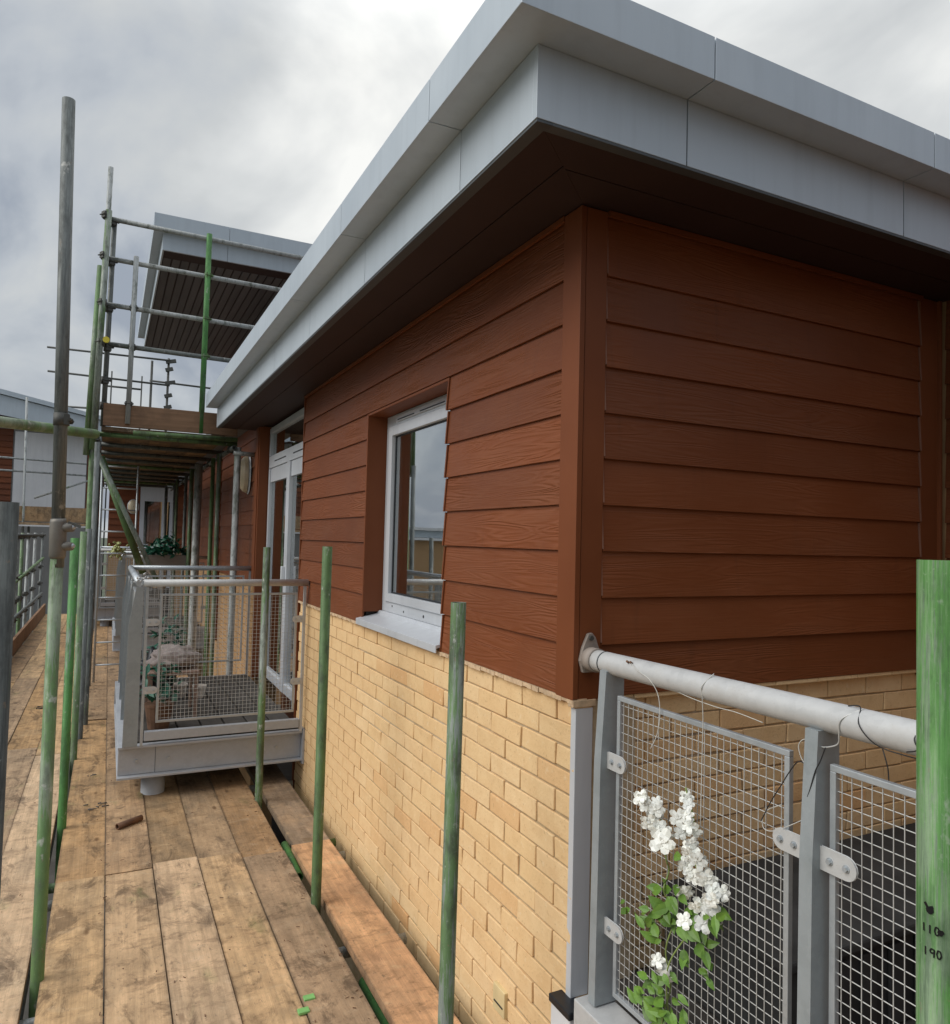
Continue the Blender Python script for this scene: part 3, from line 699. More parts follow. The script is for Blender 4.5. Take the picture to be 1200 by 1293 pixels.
lamp((-0.815, 17.96, 2.40), 0.85, 'small far cream oval lamp left of the distant door', 'y')

# grey upright strip at the brick corner under the boards, and the small bracket at its foot
t = thing('corner_post', (0.042, 0.0, 0.36), 'flat grey steel upright against the brick corner below the boards', 'post')
MB().box(0.010, 0.002, 0.36, 0.076, 0.029, 1.248).build('face_plate', M['frame_grey'], t, bevel=0.002)
MB().box(0.0775, 0.010, 0.36, 0.084, 0.034, 1.248).build('dark_joint', M['dark_seal'], t)
t = thing('support_bracket', (0.0, 0.0, 0.27), 'white bracket with a black rubber cap at the foot of the brick corner', 'bracket')
MB().box(-0.030, -0.055, 0.2, 0.085, 0.05, 0.338).build('bracket_body', M['white_plastic'], t, bevel=0.004)
MB().box(-0.036, -0.06, 0.338, 0.03, 0.055, 0.362).build('rubber_cap', M['black_rubber'], t, bevel=0.004)
MB().box(0.031, -0.06, 0.336, 0.088, 0.0, 0.350).build('top_plate', M['rail_paint'], t, bevel=0.002)
t = thing('air_vent', (0.0, 0.425, 0.115), 'cream vent plate low on the long brick wall', 'vent')
MB().box(-0.004, 0.39, 0.075, 0.014, 0.475, 0.165).build('vent_plate', M['vent_buff'], t, bevel=0.003)
MB().box(-0.0065, 0.40, 0.105, -0.0042, 0.463, 0.110).build('vent_slot', M['dark_interior'], t)

# ------------------------------------------------------------------ balconies
def ubracket(parent, p, dirv, wd=0.075, h=0.036, th=0.006, nrm=(-1, 0, 0)):
    """rounded clamp plate holding a mesh panel, with two bolts; dirv along its length, nrm out of its face"""
    p = Vector(p); dv = Vector(dirv).normalized(); nv = Vector(nrm); up = Vector((0, 0, 1))
    mb = MB(); ring = []
    for k in range(9):
        an = -math.pi/2+math.pi*k/8; ring.append(p+dv*(wd/2-h/2+math.cos(an)*h/2)+up*math.sin(an)*h/2)
    ring.append(p-dv*wd/2+up*h/2); ring.append(p-dv*wd/2-up*h/2)
    n_ = len(ring); i = len(mb.v); mb.v += [q+nv*th/2 for q in ring]+[q-nv*th/2 for q in ring]
    mb.f.append(tuple(range(n_))); mb.f.append(tuple(range(n_, 2*n_))[::-1]); mb.sm += [False]*2
    for k in range(n_): mb.f.append((k, (k+1) % n_, n_+(k+1) % n_, n_+k)); mb.sm.append(False)
    b = mb.build('clamp_plate', M['rail_paint'], parent, bevel=0.0012)
    for s in (-0.22, 0.24):
        c = p+dv*wd*s+nv*th/2
        MB().path([c, c+nv*0.0018], 0.0078, 12, smooth=False).path([c+nv*0.0018, c+nv*0.007], 0.0055, 6, smooth=False).build('bolt', M['galv'], b)
    return b

def mesh_panel(parent, o, du, W, H, pitch=0.025, pz=None, fr=0.012, wr=0.0014, name='mesh_panel', nrm=(-1, 0, 0)):
    """welded wire panel: o lower corner, du unit vector along width"""
    o = Vector(o); du = Vector(du); up = Vector((0, 0, 1)); nv = Vector(nrm)
    f = MB(); c = fr/2
    cor = [o, o+du*W, o+du*W+up*H, o+up*H]
    f.bar(cor[0]+up*c-du*0, cor[1]+up*c, fr, fr); f.bar(cor[3]-up*c, cor[2]-up*c, fr, fr)
    f.bar(cor[0]+du*c+up*fr, cor[3]+du*c-up*fr, fr, fr, nv); f.bar(cor[1]-du*c+up*fr, cor[2]-du*c-up*fr, fr, fr, nv)
    fo = f.build(name, M['galv'], parent, bevel=0.0015)
    wv_ = MB(); nx = int((W-2*fr)/pitch); nz = int((H-2*fr)/(pz or pitch))
    for i in range(nx+1):
        q = o+du*(fr+(W-2*fr)*(i+0.5)/(nx+1))+nv*0.0012; j = du*random.uniform(-.0012, .0012)
        wv_.path([q+up*fr, q+up*H*0.5+j, q+up*(H-fr)], wr, 5, caps=False)
    for i in range(nz+1):
        q = o+up*(fr+(H-2*fr)*(i+0.5)/(nz+1))-nv*0.0012; j = up*random.uniform(-.0012, .0012)
        wv_.path([q+du*fr, q+du*W*0.5+j, q+du*(W-fr)], wr, 5, caps=False)
    wv_.build('wire_mesh', M['galv_wire'], fo, kind='stuff')
    return fo

def blade_post(parent, x, y, z0, z1, out=(-1, 0), wt=0.055, wb=0.080, th=0.020):
    """tapered flat steel post; broad faces look along the rail"""
    ox, oy = out; mb = MB()
    def pt(w_, t_, z, k=0): # w along out, t along the rail
        rx, ry = (0, 1) if ox else (1, 0)
        return (x+ox*w_+rx*t_, y+oy*w_+ry*t_, z)
    zm = z0+(z1-z0)*0.72
    for (za, wa), (zb_, wb_) in (((z0, wb), (zm, wb*0.93)), ((zm, wb*0.93), (z1, wt))):
        mb.hexa([pt(-0.03, -th/2, za), pt(wa-0.03, -th/2, za), pt(wa-0.03, th/2, za), pt(-0.03, th/2, za),
                 pt(-0.03, -th/2, zb_), pt(wb_-0.03, -th/2, zb_), pt(wb_-0.03, th/2, zb_), pt(-0.03, th/2, zb_)])
    return mb.build('post', M['post_grey'], parent)

nb = thing('balcony', (0.05, -1.0, 0.38), 'near balcony with thick pale tube handrail and wire mesh panels at lower right', 'balcony', 'steel balconies')
hr = MB().path([(0.052, -0.035, 1.405), (0.052, -0.08, 1.406), (0.052, -1.2, 1.419), (0.052, -3.2, 1.435)], 0.0325, 28).build('handrail', M['rail_paint'], nb)
MB().path([(0.052, -0.09, 1.406), (0.052, -0.095, 1.406)], 0.0335, 28).build('joint_ring', M['dark_seal'], hr)
fl = MB().prism([(0.026, 1.362), (0.078, 1.362), (0.090, 1.39), (0.088, 1.43), (0.072, 1.472), (0.058, 1.486), (0.044, 1.483), (0.024, 1.44), (0.014, 1.40)], 'y', -0.012, 0.0015).build('wall_flange', M['flange'], nb, bevel=0.002)
MB().path([(0.052, -0.012, 1.405), (0.052, -0.052, 1.405)], 0.037, 24).build('collar', M['flange'], nb)
MB().path([(0.053, -0.018, 1.470), (0.053, -0.012, 1.470)], 0.008, 8).build('bolt', M['coupler_dark'], nb)
for q in (-0.235, -0.25):
    MB().path([(0.026, q, 1.43), (0.0185, q-0.001, 1.434)], 0.0035, 8).build('rivet', M['rusty'], nb)
for yy in (-0.125, -0.855, -1.60, -2.35, -3.1):
    blade_post(nb, 0.055, yy, 0.42, 1.388, wt=0.066, wb=0.088, th=0.032)
PF = (-0.141, -0.871, -1.616, -2.366)
for i, (ya, yb) in enumerate(((-0.170, -0.783), (-0.884, -1.53), (-1.66, -2.28), (-2.42, -3.04))):
    pn = mesh_panel(nb, (0.045, ya, 0.457), (0, -1, 0), abs(yb-ya), 0.865, pitch=0.0225, pz=0.0262, fr=0.014, wr=0.0012)
    for zz in (1.128, 0.648):
        ubracket(nb, (0.030, PF[i]-0.041, zz), (0, -1, 0), 0.082, 0.046); ubracket(nb, (0.032, yb-0.004, zz), (0, 1, 0), 0.078, 0.044)
MB().box(-0.030, -3.2, 0.30, 0.075, -0.075, 0.415).build('floor_beam', M['rail_paint'], nb, bevel=0.003)
MB().box(0.085, -3.2, 0.30, 1.9, 0.03, 0.345).build('floor_frame', M['dark_interior'], nb)
for k in range(12):
    MB().box(0.09+k*0.15, -3.2, 0.346, 0.09+k*0.15+0.144, 0.02, 0.372).build('deck_board', M['decking'], nb)
t = thing('shade_box', (0.95, -0.3, 0.372), 'low black box made up for the dark shaded area behind the near balcony mesh', 'box')
MB().box(0.34, -0.52, 0.374, 1.80, -0.04, 0.640).build('body', M['shade_dark'], t, bevel=0.01)  # black box added in place of the shade behind the mesh
MB().box(0.32, -0.545, 0.641, 1.82, -0.03, 0.672).build('box_top', M['shade_dark'], t, bevel=0.008)
for k in range(12): MB().box(0.40+0.12*k, -0.531, 0.39, 0.46+0.12*k, -0.5205, 0.62).build('rib', M['shade_dark'], t, bevel=0.003)

# the balcony in front of the glazed door
def make_balcony(name, y0, label, L_=2.35, full=True):
    X0 = -1.215
    t = thing(name, (X0/2, y0+L_/2, 0.145), label, 'balcony', 'steel balconies')
    ch = MB()   # channel: web + two flanges, front and outer side
    ch.box(X0+0.004, y0+0.05, 0.157, -0.004, y0+0.06, 0.335); ch.box(X0, y0, 0.340, 0.0, y0+0.07, 0.355); ch.box(X0, y0, 0.140, 0.0, y0+0.07, 0.155)
    b = ch.build('floor_beam', M['beam_grey'], t, bevel=0.002)
    for xx in (-1.10, -0.90, -0.18):
        MB().path([(xx, y0+0.051, 0.245), (xx, y0+0.040, 0.245)], 0.011, 6, smooth=False).build('bolt', M['galv'], b)
    MB().box(-0.985, y0+0.0485, 0.158, -0.982, y0+0.051, 0.334).build('joint', M['dark_seal'], b)
    ch = MB(); ch.box(X0+0.05, y0+0.07, 0.157, X0+0.06, y0+L_, 0.335); ch.box(X0, y0+0.0705, 0.340, X0+0.07, y0+L_, 0.355); ch.box(X0, y0+0.0705, 0.140, X0+0.07, y0+L_, 0.155)
    ch.build('floor_beam', M['beam_grey'], t, bevel=0.002)
    MB().box(X0, y0+L_, 0.14, -0.004, y0+L_+0.06, 0.355).build('floor_beam', M['beam_grey'], t)
    MB().box(-0.0035, y0-0.012, 0.12, 0.010, y0+0.08, 0.37).build('wall_plate', M['beam_grey'], t)
    n = 7
    for k in range(n):
        x0 = X0+0.075+k*0.162
        MB().box(x0, y0+0.075, 0.335, x0+0.150, y0+L_-0.01, 0.366).build('deck_board', M['decking'], t, bevel=0.002)
    MB().box(X0+0.07, y0+0.07, 0.20, -0.01, y0+L_-.01, 0.30).build('underside', M['dark_interior'], t)
    MB().path([(-0.985, y0+0.16, -2.7), (-0.985, y0+0.16, 0.16)], 0.076, 24).build('column', M['beam_grey'], t)
    # handrails
    MB().path([(-1.10, y0, 1.432), (0.0, y0, 1.432)], 0.0245, 18).build('handrail', M['rail_paint'], t)
    MB().path([(-1.125, y0+L_, 1.432), (-0.0, y0+L_, 1.432)], 0.0245, 14).build('handrail', M['galv'], t)
    MB().path([(-1.125, y0+0.0, 1.432), (-1.125, y0+L_, 1.432)], 0.0245, 14).build('handrail', M['galv'], t)
    for yy, ln in ((y0+0.0, 0), (y0+0.8, 0), (y0+1.55, 0), (y0+L_-0.02, 0)):
        mb = MB(); mb.prism([(-1.190, 0.356), (-1.10, 0.356), (-1.10, 1.405), (-1.145, 1.405), (-1.182, 1.15)], 'y', yy-0.008, yy+0.008)
        mb.build('post', M['post_grey'], t)
    MB().box(-1.085, y0-0.008, 0.356, -1.068, y0+0.012, 1.405).build('post', M['galv'], t)
    MB().box(-0.030, y0-0.01, 0.356, -0.012, y0+0.012, 1.405).build('post', M['rail_paint'], t)
    MB().box(-0.030, y0+L_-0.01, 0.356, -0.012, y0+L_+0.012, 1.405).build('post', M['galv'], t)
    MB().box(-1.060, y0-0.01, 0.385, -0.035, y0+0.035, 0.445).build('bottom_rail', M['beam_grey'], t, bevel=0.002)
    mesh_panel(t, (-0.995, y0, 0.500), (1, 0, 0), 0.92, 0.860, pitch=0.026, fr=0.016, wr=0.0011, nrm=(0, -1, 0))
    mesh_panel(t, (-0.995, y0+L_, 0.500), (1, 0, 0), 0.92, 0.860, pitch=0.050 if full else 0.1, fr=0.016, wr=0.0014, nrm=(0, -1, 0))
    for ya in (y0+0.04, y0+0.84, y0+1.59):
        mesh_panel(t, (-1.135, ya, 0.480), (0, 1, 0), 0.70, 0.88, pitch=0.035, fr=0.016, wr=0.0014)
    for zz in (0.72, 1.17):
        ubracket(t, (-1.035, y0-0.012, zz), (1, 0, 0), 0.085, 0.045, nrm=(0, -1, 0))
        ubracket(t, (-0.065, y0-0.012, zz), (-1, 0, 0), 0.085, 0.045, nrm=(0, -1, 0))
    return t
fb = make_balcony('balcony', 3.45, 'grey steel balcony with mesh panels in front of the glazed door')
c = copy_tree(fb); c.location = (-0.6075, 10.45, 0.145); c['label'] = 'further grey steel balcony seen beyond the ladder'
c = copy_tree(fb); c.location = (-0.95, 14.6, 0.145); c['label'] = 'farthest small steel balcony carrying the green plants'

# moss / lichen lump and weeds on the balcony corner
def blob(name, c, rad, mat, label, cat, n=26, seed=1):
    rd = random.Random(seed); mb = MB()
    for i in range(n):
        q = Vector(c)+Vector([rd.gauss(0, 1)*rad[k]*0.5 for k in range(3)])
        s = rd.uniform(0.25, 0.5)*min(rad)
        mb.path([q, q+Vector((rd.uniform(-s, s), rd.uniform(-s, s), rd.uniform(0, s)))], [s*0.6, s*0.35], 5)
    o = mb.build(name, mat); tag(o, label, cat); return o
blob('moss_clump', (-1.115, 3.50, 1.452), (0.05, 0.10, 0.028), M['rail_paint'], 'pale crust of grey lichen on the corner of the door balcony rail', 'moss', 40, 3)
blob('moss_clump', (-1.20, 9.30, 1.50), (0.09, 0.12, 0.10), M['moss'], 'yellow green moss clump on the far balcony corner behind the ladder', 'moss', 60, 5)

# things standing on the door balcony
t = thing('side_table', (-0.80, 4.25, 0.366), 'small brown table on the door balcony', 'table')
MB().box(-1.02, 4.05, 0.70, -0.66, 4.50, 0.725).build('table_top', M['table_wood'], t, bevel=0.003)
for xx in (-1.0, -0.68):
    for yy in (4.07, 4.48): MB().bar((xx, yy, 0.368), (xx, yy, 0.699), 0.025, 0.025, (0, 1, 0)).build('leg', M['table_wood'], t)
def lathe(name, c, prof, mat, parent=None, seg=16):
    mb = MB(); c = Vector(c)
    for k in range(len(prof)-1):
        for j in range(seg):
            a0 = 2*math.pi*j/seg; a1 = 2*math.pi*(j+1)/seg; (r0, z0_), (r1, z1_) = prof[k], prof[k+1]
            mb.quad(c+Vector((r0*math.cos(a0), r0*math.sin(a0), z0_)), c+Vector((r0*math.cos(a1), r0*math.sin(a1), z0_)), c+Vector((r1*math.cos(a1), r1*math.sin(a1), z1_)), c+Vector((r1*math.cos(a0), r1*math.sin(a0), z1_)), True)
    return mb.build(name, mat, parent)
PP = [(0.0, 0), (0.040, 0), (0.058, 0.09), (0.063, 0.09), (0.063, 0.105), (0.052, 0.105), (0.048, 0.08), (0, 0.08)]
for i, (x_, y_, lab) in enumerate(((-0.86, 4.85, 'pale flower pot on the door balcony floor nearest its outer rail'), (-0.72, 4.92, 'pale flower pot in the middle of the row on the door balcony'), (-0.58, 4.80, 'pale flower pot on the door balcony floor nearest the wall'))):
    o = lathe('flower_pot', (x_, y_, 0.368), PP, M['pot_white']); tag(o, lab, 'pot', 'pots on the door balcony')
def heap(name, c, rad, mat, label, cat, seed):
    bm = bmesh.new(); bmesh.ops.create_icosphere(bm, subdivisions=4, radius=1)
    for v_ in bm.verts:
        n_ = noise.noise(v_.co*2.3+Vector((seed, 0, 0)))*0.45+noise.noise(v_.co*6+Vector((0, seed, 0)))*0.18
        v_.co = Vector((v_.co.x*rad[0], v_.co.y*rad[1], max(v_.co.z, -0.25)*rad[2]))*(1+n_)
    me = bpy.data.meshes.new(name); bm.to_mesh(me); bm.free(); me.materials.append(M[mat])
    me.polygons.foreach_set('use_smooth', [True]*len(me.polygons))
    o = bpy.data.objects.new(name, me); COL.objects.link(o); o.location = c; tag(o, label, cat)
heap('cloth_bundle', (-0.83, 4.27, 0.785), (0.17, 0.19, 0.10), 'cushion', 'crumpled grey brown cloth bundle on the balcony table', 'cloth', 3)
heap('bin_bag', (-0.93, 4.85, 0.55), (0.14, 0.22, 0.20), 'black_rubber', 'black rubbish bag against the outer mesh of the door balcony', 'bag', 9)
def pot_plant(c, n_, h_, label, mat='leaf_dark'):
    t = thing('pot_plant', c, label, 'plant', 'pot plants on the door balcony')
    lathe('pot', c, [(0, 0), (0.07, 0), (0.095, 0.16), (0.10, 0.16), (0.10, 0.18), (0.085, 0.18), (0, 0.16)], M['rusty'], t)
    L0 = leaf_me('leaf', 0.085, 0.032, M[mat], 0.35)
    for i in range(n_):
        an = random.uniform(0, 6.28); rr_ = 0.13*random.random()**.5
        p = Vector(c)+Vector((rr_*math.cos(an), rr_*math.sin(an), 0.18+h_*random.random()))
        place('leaf', L0, p, t, rot=(random.uniform(-1, 1), random.uniform(-1.2, .6), random.uniform(0, 6.28)), scale=(random.uniform(.6, 1.2),)*3)
pot_plant((-0.95, 3.85, 0.367), 90, 0.26, 'dark bushy pot plant at the near outer corner of the door balcony')
pot_plant((-0.80, 5.35, 0.367), 110, 0.42, 'taller dark pot plant at the far end of the door balcony')

# ------------------------------------------------------------------ scaffold decks
deck = thing('scaffold_deck', (-0.9, 2.0, -0.04), 'wide walkway of worn scaffold boards beside the brick wall', 'walkway', 'board walkways')
def plank(x0, x1, y0, y1, mat, parent, dz=0.0, z=0.0, rz=0.0):
    mb = MB(); th = 0.038; ny = max(2, int((y1-y0)/0.35)); i = 0
    cup = random.uniform(-0.0015, 0.002); ph = random.uniform(0, 6)
    for k in range(ny):
        ya = y0+(y1-y0)*k/ny; yb = y0+(y1-y0)*(k+1)/ny
        fa_ = dz+z+0.0022*math.sin(ya*1.3+ph); fb_ = dz+z+0.0022*math.sin(yb*1.3+ph)
        xm = (x0+x1)/2
        for (xa, xb, ca, cb) in ((x0, xm, cup, 0), (xm, x1, 0, cup)):
            mb.v += [Vector((xa, ya, fa_+ca)), Vector((xb, ya, fa_+cb)), Vector((xb, yb, fb_+cb)), Vector((xa, yb, fb_+ca)),
                     Vector((xa, ya, fa_-th)), Vector((xb, ya, fa_-th)), Vector((xb, yb, fb_-th)), Vector((xa, yb, fb_-th))]
            j = i; i += 8
            fs = [(j, j+1, j+2, j+3), (j+7, j+6, j+5, j+4)]
            if xa == x0: fs.append((j, j+3, j+7, j+4))
            else: fs.append((j+1, j+5, j+6, j+2))
            if k == 0: fs.append((j, j+4, j+5, j+1))
            if k == ny-1: fs.append((j+3, j+2, j+6, j+7))
            mb.f += fs; mb.sm += [False]*len(fs)
    return mb.build('plank', M[mat], parent)
XB = [-1.496, -1.271, -1.046, -0.821, -0.598, -0.370]
yj = [2.335, 2.335, 2.385, 2.36, 2.275]
for i in range(5):
    xa, xb = XB[i]+0.0028, XB[i+1]-0.0020
    plank(xa, xb, -3.4+0.2*i, yj[i]-0.005, 'plank', deck, (0.006, 0.0, 0.010, 0.004, 0.009)[i])
for i in range(5):
    xa, xb = XB[i]+0.0015, XB[i+1]-0.0015
    y1 = 5.88 if i < 2 else 5.3
    plank(xa, xb, yj[i]+0.005, y1, 'plank' if i < 2 else ('plank_orange' if i == 4 else 'plank_dim' if i > 1 else 'plank'), deck, (-.006, .002, -.004, -.008, -.001)[i])
for i in range(2):
    plank(XB[i]+0.0015, XB[i+1]-0.0015, 5.89, 9.7, 'plank', deck, random.uniform(-.003, .003)); plank(XB[i]+0.0015, XB[i+1]-0.0015, 9.71, 14.5, 'plank', deck, 0)
for i in range(2, 5):
    plank(XB[i]+0.0015, XB[i+1]-0.0015, 5.89, 9.7, 'plank', deck, random.uniform(-.003, .003))
plank(-0.318, -0.098, -1.2, 2.335, 'plank_pink', deck, 0.003); plank(-0.300, -0.085, 2.36, 5.2, 'plank_grey', deck, -0.012)
od = thing('scaffold_deck', (-2.0, 6.0, -0.04), 'outer run of scaffold boards left of the green uprights', 'walkway', 'board walkways')
for k, (xa, xb) in enumerate(((-1.770, -1.547), (-1.996, -1.773), (-2.222, -1.999), (-2.448, -2.225))):
    seams = [-3.0, 0.9+0.5*k, 4.8+0.25*k, 8.7-0.2*k, 12.6, 16.0]
    for q in range(5): plank(xa, xb, seams[q]+0.003, seams[q+1]-0.003, 'plank', od, random.uniform(-.004, .003))
tb = MB().box(-2.49, 6.0, 0.0, -2.452, 16.0, 0.225).build('toe_board', M['toe_wood'], od)
# transoms and ledgers that carry the decks
sup = thing('scaffold', (-1.0, 2.0, -0.1), 'horizontal scaffold tubes carrying the walkway seen in the gaps between boards', 'scaffolding')
for yy in (-1.2, 0.10, 1.28, 2.25, 2.45, 3.6, 4.9, 6.2, 7.6, 9.0, 10.4, 12, 13.5):
    MB().pipe((-2.6, yy, -0.066), (-0.03, yy, -0.066), seg=14).build('transom', M['tube_pale' if yy != 2.45 else 'tube_green'], sup)
for xx in (-1.52, -0.345, -2.5):
    MB().pipe((xx-0.05, -3.2, -0.118), (xx-0.05, 15, -0.118), seg=14).build('ledger', M['tube_grey'], sup)
MB().pipe((-0.348, 2.02, -0.040), (-0.330, 2.46, -0.040), seg=14).build('ledger', M['tube_bright'], sup)
MB().pipe((-0.300, 0.2, -0.075), (-0.300, 1.05, -0.075), seg=14).build('ledger', M['tube_bright'], sup)
# small loose things on the boards
o = MB().pipe((-1.21, 2.955, 0.022), (-1.075, 3.055, 0.022), 0.018, 0.014, 14).build('pipe_offcut', M['rusty']); tag(o, 'short rusty pipe offcut lying on the walkway boards', 'pipe')
t = thing('tape_strap', (-0.60, 0.86, 0.005), 'two scraps of bright green tape stuck on the front boards', 'tape')
MB().box(-0.590, 0.885, 0.006, -0.548, 0.915, 0.016).build('tape_piece', M['green_tape'], t, bevel=0.002)
MB().box(-0.628, 0.815, 0.006, -0.586, 0.845, 0.016).build('tape_piece', M['green_tape'], t, bevel=0.002)
for (x_, y_, s_) in ((-1.32, 3.42, 0.055), (-1.36, 4.1, 0.03), (-1.84, 6.6, 0.06)):
    o = MB()
    for k in range(7):
        a_ = Vector((x_+random.uniform(-s_, s_), y_+random.uniform(-s_, s_), 0.004)); o.path([a_, a_+Vector((random.uniform(-.9, .9)*s_, random.uniform(-.3, .3)*s_, 0.002))], [s_*.10, s_*.05], 6)
    o = o.build('dirt_lump', M['ground_mud']); tag(o, {-1.32: 'dark scrap of mud on the walkway nearest the balcony corner', -1.36: 'smaller crumb of mud further along the walkway', -1.84: 'dark lump lying on the outer boards'}[x_], 'dirt')

db = MB(); rd = random.Random(11)
for k in range(420):
    x_ = rd.choice((rd.uniform(-1.49, -0.38), rd.gauss(XB[rd.randint(1, 4)], .02), rd.gauss(-0.40, .02), rd.uniform(-2.4, -1.56))); y_ = rd.uniform(0.3, 7.5)
    if -1.54 < x_ < -1.50 or x_ > -0.375: continue
    an = rd.uniform(0, 3.14); q = Vector((x_, y_, 0.013 if x_ > -1.5 else 0.008)); L_ = rd.uniform(.002, .009)
    dv = Vector((math.cos(an), math.sin(an), 0))*L_
    db.bar(q-dv, q+dv+Vector((0, 0, .001)), rd.uniform(.001, .004), rd.uniform(.001, .003))
tag(db.build('wood_chips', M['rusty']), 'scattered brown wood chips and grit on the walkway boards', 'debris', kind='stuff')
# ------------------------------------------------------------------ scaffold tubes standing alone
def sleeve(parent, p, ax=(0, 0, 1), ln=0.055, ro=0.031, mat='coupler_dark', side=(1, 0, 0), big=False):
    p = Vector(p); ax = Vector(ax).normalized(); sd = Vector(side).normalized()
    mb = MB().path([p-ax*ln/2, p+ax*ln/2], ro, 16)
    q = p+sd*(ro+0.006); mb.bar(q-sd*0.018-ax*ln*0.42, q-sd*0.018+ax*ln*0.42, 0.05, 0.03, sd)
    per = ax.cross(sd); mb.path([q-per*0.04, q+per*0.045], 0.0065, 8); mb.path([q+per*0.028, q+per*0.040], 0.0125, 6, smooth=False)
    return mb.build('coupler', M[mat], parent)
def std_post(base, top, mat, label, lean=(0, 0), ro=0.02415, z0=-2.6):
    bx, by = base; L_ = top
    t = thing('scaffold_post', (bx, by, 0), label, 'scaffold tube', 'upright scaffold tubes along the walkway')
    f = lambda z: (bx+lean[0]*z, by+lean[1]*z, z)
    MB().pipe(f(z0), f(top), ro, ro-0.0036, 24).build('tube', M[mat], t)
    return t
std_post((-1.512, -0.185), 1.822, 'tube_dark', 'thick dark grey upright tube at the left edge, nearest on that side')
pb = std_post((-1.505, 1.449), 1.70, 'tube_palegreen', 'tallest upright tube, grey above a coupler and pale green below')
MB().pipe((-1.503, 1.449, 1.62), (-1.541, 1.466, 3.535), 0.0245, 0.021, 24).build('upper_tube', M['tube_grey'], pb)
# splice coupler
sc_ = MB().path([(-1.504, 1.449, 1.655), (-1.504, 1.449, 1.665), (-1.506, 1.45, 1.80), (-1.507, 1.45, 1.815)], [0.026, 0.0305, 0.0305, 0.027], 20).build('splice_coupler', M['coupler_steel'], pb)
for zz in (1.705, 1.780):
    MB().path([(-1.500, 1.447, zz), (-1.452, 1.424, zz)], [0.020, 0.016], 12).build('bolt', M['coupler_steel'], sc_)
    MB().path([(-1.456, 1.426, zz+.002), (-1.444, 1.420, zz+.002)], [0.014, 0.006], 10).build('nut', M['galv'], sc_)
MB().bar((-1.47, 1.43, 1.80), (-1.425, 1.405, 1.785), 0.004, 0.012).build('bolt', M['coupler_dark'], sc_)
sleeve(pb, (-1.514, 1.453, 2.215), ln=0.05, ro=0.0275)
std_post((-1.505, 3.13), 1.725, 'tube_bright', 'bright green upright tube just right of the tallest one')
std_post((-1.500, 4.62), 1.765, 'tube_palegreen', 'pale grey green upright tube, third along the outer row')
std_post((-1.478, 5.25), 1.79, 'tube_grey', 'dull grey upright tube close behind the pale green one')
p5 = std_post((-0.350, 0.14), 1.575, 'tube_mid', 'mottled green and grey upright tube in front of the window corner', lean=(0.006, 0))
std_post((-0.360, 1.62), 1.722, 'tube_green', 'plain green upright tube passing the middle of the brick wall')
std_post((-0.355, 3.165), 1.690, 'tube_mid', 'thin mossy upright tube in front of the door balcony rail', lean=(-0.002, 0))
rp = std_post((-0.362, -1.351), 1.757, 'tube_streaky', 'very close streaky green tube at the right edge with marker writing')
# marker writing on the near tube
def ink(parent, strokes, z0, a0, c=(-0.362, -1.351), rr=0.02455, wd=0.0017):
    mb = MB()
    for st_ in strokes:
        pts = []
        for (uu_, vv) in st_:
            an = a0+uu_/rr; pts.append(Vector((c[0]+rr*math.cos(an), c[1]+rr*math.sin(an), z0+vv)))
        for a_, b_ in zip(pts, pts[1:]):
            nn = Vector((a_.x-c[0], a_.y-c[1], 0)).normalized(); mb.bar(a_, b_, wd, 0.0006, nn)
    return mb.build('marker_writing', M['marker_ink'], parent)
base_a = math.atan2(-0.585, -0.961)
A0 = base_a-R(45)
def dig(x, ch):
    w_, h_ = 0.0055, 0.010
    G_ = {'1': [[(0.5, 0), (0.5, 1)]], '0': [[(0.1, .5), (.3, 1), (.8, .9), (1, .4), (.7, 0), (.3, .05), (.1, .5)]], '9': [[(1, .9), (.4, 1), (.1, .7), (.4, .45), (1, .6), (1, .95), (.9, 0)]]}
    return [[(x+p*w_, q*h_) for p, q in s_] for s_ in G_[ch]]
def word(s_): 
    o = []
    for i, ch in enumerate(s_): o += dig(i*0.0075, ch)
    return o
ink(rp, word('110'), 1.292, A0); ink(rp, word('190'), 1.264, A0+0.09)
blb = [[(0.010+0.004*math.cos(k*2.4), 0.004+0.004*math.sin(k*2.4)) for k in range(12)], [(0.004, 0.012), (0.008, 0.006), (0.014, 0.009)]]
ink(rp, blb, 1.316, A0, wd=0.0032)
ink(rp, [[(0.022+0.003*math.cos(k*2.2), 0.004+0.003*math.sin(k*2.2)) for k in range(9)]], 1.292, A0, wd=0.003)

# cross tube that the tallest upright carries
t = thing('scaffold_tube', (-1.6, 2.0, 2.24), 'pale green horizontal tube crossing the tallest upright at the left', 'scaffold tube')
MB().pipe((-2.365, 1.03, 2.175), (-1.405, 2.37, 2.275), 0.0245, 0.021, 24).build('tube', M['tube_palegreen'], t)

# ------------------------------------------------------------------ scaffold tower with the high platform
tw = thing('scaffold_tower', (-0.9, 6.05, 0), 'green and grey scaffold tower with a boarded platform and four guard rails', 'scaffolding', 'scaffolds round the far roofs')
TY = 6.05
def tp(a, b, mat, nm='tube', ro=0.02415): return MB().pipe(a, b, ro, ro-.0035, 14).build(nm, M[mat], tw)
tp((-1.507, TY, -2.6), (-1.496, TY, 2.9), 'tube_green', 'standard', 0.028)
tp((-1.550, TY-.02, 2.50), (-1.500, TY-.02, 4.35), 'tube_palegreen', 'standard', 0.028)
tp((-1.497, TY-.05, 2.55), (-1.447, TY-.05, 4.90), 'tube_mid', 'standard', 0.030); tp((-1.480, TY, 2.75), (-1.447, TY, 5.35), 'tube_pale', 'standard')
tp((-1.418, TY+.06, 2.80), (-1.395, TY+.06, 4.86), 'tube_grey', 'standard')
